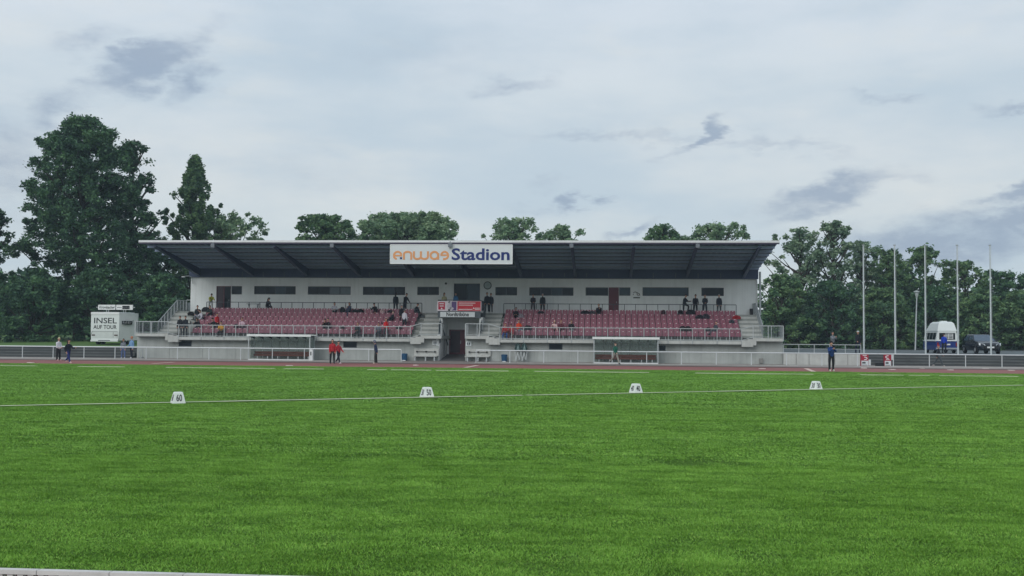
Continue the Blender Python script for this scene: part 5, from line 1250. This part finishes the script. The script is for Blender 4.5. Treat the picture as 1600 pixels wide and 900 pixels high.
# ---- in the stand
def row(i): return 89.95+.75*i, ZD+.36*i
def sit(px, i, pose, rz, top, legs, label, **k):
    Y_, z_ = row(i); return person(X(px, Y_, 500), Y_-.12, z_-.02, pose, rz, top, legs, label, **k)
def std(px, i, pose, rz, top, legs, label, **k):
    Y_, z_ = row(i); return person(X(px, Y_, 500), Y_-.45, z_, pose, rz, top, legs, label, **k)
sit(309, 4, 'sit3', 20, (40,46,50), (120,122,134), 'seated person in dark grey with pale trousers at the left end of the top rows')
sit(317.5, 3, 'sit2', -40, (196,196,206), (40,40,48), 'seated person in a white hoodie leaning forward at the left end of the rows', hair=(60,50,46))
sit(329, 4, 'sit', 0, (44,54,54), (60,64,74), 'seated person in dark green grey clothes below the person in yellow')
sit(310, 1, 'sit2', 5, (20,22,26), (24,24,30), 'seated person bent under a black jacket in the second row at the left', style='hood', hair=(18,20,24))
sit(337, 1, 'sit2', -30, (22,26,32), (28,30,38), 'seated person in black beside the black jacket in the second row')
std(342, 1, 'stand2', 60, (190,34,44), (40,24,32), 'person in a red and white jacket standing among the left seats', hair=(70,56,50), sc_=.95)
sit(347, 0, 'sit', 0, (206,150,36), (40,36,40), 'seated person in a yellow top in the front row at the left')
sit(379.5, 1, 'sit', 10, (204,176,188), (52,34,44), 'seated person in a pale pink top next to a dark red bag', hair=(90,60,50))
std(284.5, 0, 'stand', 0, (24,28,34), (32,36,42), 'left one of two dark dressed people standing at the left end of the front rail')
std(293, 0, 'stand', 5, (30,36,44), (36,38,46), 'right one of two dark dressed people standing at the left end of the front rail')
plat(328, 95.0, ZP, 'bend', 30, (176,180,66), (170,174,176), 'person in a yellow vest bending over the dark rail at the left', hair=(16,18,20))
plat(416, 95.4, ZP, 'sit2', 60, (24,26,34), (36,36,46), 'dark dressed person sitting at the folding table behind the left seats', style='long', hair=(20,20,24))
sit(523, 5, 'sit', 10, (170,172,180), (24,24,30), 'seated person with long black hair and a grey white top in the top row', style='long', hair=(16,16,20))
sit(545.5, 5, 'sit3', -20, (60,70,92), (50,56,76), 'seated person in blue grey with a ponytail in the top row', style='long', hair=(28,26,30))
sit(587, 5, 'sit2', -15, (26,26,32), (70,34,48), 'seated person in black in the top row with one leg out over the seats', hair=(30,26,26))
sit(508, 1, 'sit2', 20, (26,20,26), (24,20,26), 'seated dark hunched person in the second row above the left shelter')
sit(514, 1, 'sit', -20, (34,26,32), (24,20,26), 'seated dark person beside the hunched one above the left shelter')
sit(560, 0, 'sit', 0, (26,34,40), (40,50,56), 'seated person in dark clothes in the front row of the left block', hair=(130,96,80))
std(605, 0, 'stand2', 40, (206,36,40), (30,32,42), 'person in a bright red jacket standing in the front row near the red cups', hair=(120,84,76), sc_=.95)
sit(592.5, 0, 'sit', 0, (104,110,124), (52,56,66), 'seated person in grey beside the bright red jacket', hair=(40,34,36))
plat(617.5, 95.0, ZP, 'stand', 180, (20,30,40), (30,38,54), 'person with long black hair seen from behind at the dark rail', style='long', hair=(16,20,28))
plat(632, 95.0, ZP, 'bend' if False else 'lean', 60, (20,28,38), (22,28,38), 'person in navy with one hand on the dark rail, right of the long haired one')
std(629, 3, 'stand', 30, (26,28,38), (24,26,36), 'slim dark dressed person standing behind the white shirt in the left block', hair=(120,124,134))
std(633.5, 2, 'stand', 160, (204,204,214), (28,34,42), 'person in a white shirt standing at the right end of the left block', hair=(84,88,92), sc_=1.0)
sit(649, 5, 'sit2', 60, (46,56,64), (50,58,64), 'seated person in grey green at the right end of the top left row')
sit(611, 3, 'recline', -60, (30,32,42), (36,36,48), 'dark dressed person lounging across seats in the left block', skin=(200,170,160))
plat(693.5, 94.0, ZP, 'stand2', 20, (180,176,140), (26,28,34), 'person with long black hair and a cream top behind the banner', style='long', hair=(16,18,22))
plat(711.5, 94.0, ZP, 'stand', -20, (50,110,160), (30,34,44), 'person in a light blue top in front of the glass doors', hair=(30,34,44))
plat(760.5, 94.0, ZP, 'stand', 0, (26,32,40), (34,40,48), 'man in black with hands down standing below the clock', shoe=(200,204,204), sc_=1.02)
plat(766.5, 94.3, ZP, 'stand2', -10, (24,30,38), (44,50,56), 'person in black right behind the man below the clock', shoe=(200,204,204), sc_=1.0)
plat(832.5, 95.0, ZP, 'handsfront', 10, (40,26,36), (60,50,58), 'person in a dark jacket over a crimson shirt standing at the right block rail', sc_=.98)
plat(847.5, 95.0, ZP, 'stand', 0, (34,42,44), (40,42,50), 'grey haired person in a dark coat standing at the right block rail', hair=(150,152,154), sc_=1.0)
sit(806.5, 4, 'sit', 0, (34,30,38), (24,24,30), 'seated person in a dark hood in the top left of the right block', style='hood', hair=(40,38,46))
sit(811, 1, 'sit3', 30, (226,78,44), (96,124,136), 'seated person in a bright orange top with light blue jeans')
sit(790, 0, 'sit', 0, (170,32,40), (40,80,150), 'seated person in a red and white top with blue trousers in the front row', hair=(140,80,70))
sit(799, 0, 'sit2', 0, (176,36,44), (90,28,40), 'seated person in a red and white top beside the one in blue trousers', hair=(90,50,50))
sit(866, 1, 'sit2', 10, (224,190,190), (120,60,70), 'seated person in a pale pink top in the right block', hair=(200,160,150))
sit(877, 1, 'sit', 0, (96,40,54), (90,50,60), 'seated person in maroon beside the pale pink top', hair=(120,70,66))
sit(893, 1, 'sit', 0, (30,24,32), (120,124,130), 'seated person in black with grey trousers in the right block', hair=(40,24,26))
sit(935.5, 5, 'sit3', 0, (30,30,38), (26,26,34), 'grey haired person in black seated beside dark bags in the top row', hair=(110,114,118))
plat(1069, 94.95, ZP, 'foot_up', 60, (24,32,42), (24,28,38), 'man in black with a raised knee at the right rail, leftmost of four')
plat(1086.5, 94.95, ZP, 'lean', 0, (26,32,42), (30,34,44), 'man in black with arms straight down, second from the left of four')
plat(1101.5, 94.95, ZP, 'handsfront', 0, (30,36,46), (26,30,38), 'man in black with folded hands, third from the left of four', hair=(60,60,64))
plat(1123.5, 94.95, ZP, 'stand', 0, (26,32,44), (70,76,82), 'man in black with grey trousers, rightmost of four at the rail', hair=(150,152,150))
sit(1116, 1, 'recline', -50, (70,74,84), (60,62,72), 'person in grey lounging in the lower rows of the right block', hair=(60,56,62))
# bags and coats on the seats
def bag(px, i, w, h, col, label, d=.3, pile=False):
    Y_, z_ = row(i); b = MB(); rs = random.Random(px); n = 9; secs = []
    for k, f_ in enumerate((.92,1.0,1.0,.95,.78,.4)):
        zz = h*k/5
        secs.append([(w/2*f_*math.cos(2*math.pi*q/n)*(1+rs.uniform(-.1,.1)), d/2*f_*math.sin(2*math.pi*q/n)*(1+rs.uniform(-.12,.12)), zz*(1+rs.uniform(-.03,.03))) for q in range(n)])
    b.loft(secs); o = b.build('bag', cloth(col), None, (X(px, Y_, 500), Y_-.16, z_+.405), rs.uniform(-.3,.3))
    b = MB(); b.tube([(-w*.2,-d*.42,h*.35),(-w*.1,-d*.6,h*.7),(w*.12,-d*.55,h*.72),(w*.2,-d*.42,h*.35)], .012, 5); b.build('strap', BLACK, o)
    tag(o, label, 'bag', 'bags left on the seats')
bag(322, 5, .8, .42, (26,26,32), 'large black bag in the top row left of the yellow vest')
bag(299, 4, .6, .35, (24,24,30), 'black bag at the far left end of the upper rows')
bag(370, 1, .45, .36, (50,16,26), 'dark red bag left of the pale pink top')
bag(535.5, 5, .5, .5, (20,22,28), 'black rucksack between two seated people in the top row')
bag(556, 5, .6, .3, (26,28,36), 'flat black bag in the top row of the left block')
bag(564, 5, .5, .34, (22,24,30), 'upright black bag in the top row of the left block')
bag(598, 5, .45, .28, (206,178,180), 'pale pink bag in the top row of the left block')
bag(610, 5, .5, .26, (28,22,28), 'black bag below the long haired person at the rail')
bag(535, 1, .5, .25, (52,44,46), 'small brown grey bag above the left front rail')
bag(624, 1, .6, .26, (30,26,32), 'dark bag beside the bright red jacket')
bag(813, 4, .6, .35, (150,140,150), 'grey and white bag beside the dark hood')
bag(845, 5, .6, .25, (34,30,38), 'dark bag below the grey haired person at the rail')
bag(825, 1, .7, .42, (30,24,30), 'black bag beside the orange top')
bag(914, 5, .8, .3, (26,24,32), 'long black bag in the top row of the right block')
bag(925, 5, .6, .28, (70,70,78), 'grey bag beside the long black bag')
bag(1036.5, 5, .42, .4, (54,18,28), 'dark red bag alone in the top row of the right block')
bag(1063, 5, .5, .4, (26,20,28), 'black bag below the man with a raised knee')
bag(1079, 5, .9, .44, (26,26,34), 'pile of black bags below the second man of four')
bag(1093, 4, .7, .36, (38,36,46), 'dark grey bag in the second highest row, left one of two')
bag(1103, 4, .6, .44, (48,44,56), 'dark grey bag in the second highest row, right one of two')
bag(1066, 1, .55, .46, (26,18,26), 'pointed black bag in the lower rows, left one of two')
bag(1074.5, 1, .55, .46, (30,22,30), 'pointed black bag in the lower rows, right one of two')
bag(1106, 1, .5, .36, (30,28,36), 'black bag beside the lounging grey person')
bag(1143, 3, .5, .3, (52,58,66), 'blue grey bag near the right end of the rows')
bag(1150.5, 4, .75, .3, (150,24,34), 'bright red bag at the right end of the upper rows')
bag(89, 0, .5, .3, (18,18,22), 'x') if False else None

# ------------------------------------------------------------------ air
b = MB(); b.box(-260, 260, -20, 300, -3, 60); hz_ = b.build('haze', []); hz_['kind'] = 'stuff'
hm = bpy.data.materials.new('air'); hm.use_nodes = True; hm.node_tree.nodes.clear(); vo = hm.node_tree.nodes.new('ShaderNodeVolumePrincipled'); mo = hm.node_tree.nodes.new('ShaderNodeOutputMaterial')
vo.inputs['Color'].default_value = (.66,.84,1,1); vo.inputs['Density'].default_value = .00042; hm.node_tree.links.new(vo.outputs[0], mo.inputs['Volume'])
hz_.data.materials.append(hm)

TRIS = (sum(sum(len(p.vertices)-2 for p in o.data.polygons) for o in S.objects if o.type == 'MESH' and len(o.data.polygons) > 2000))
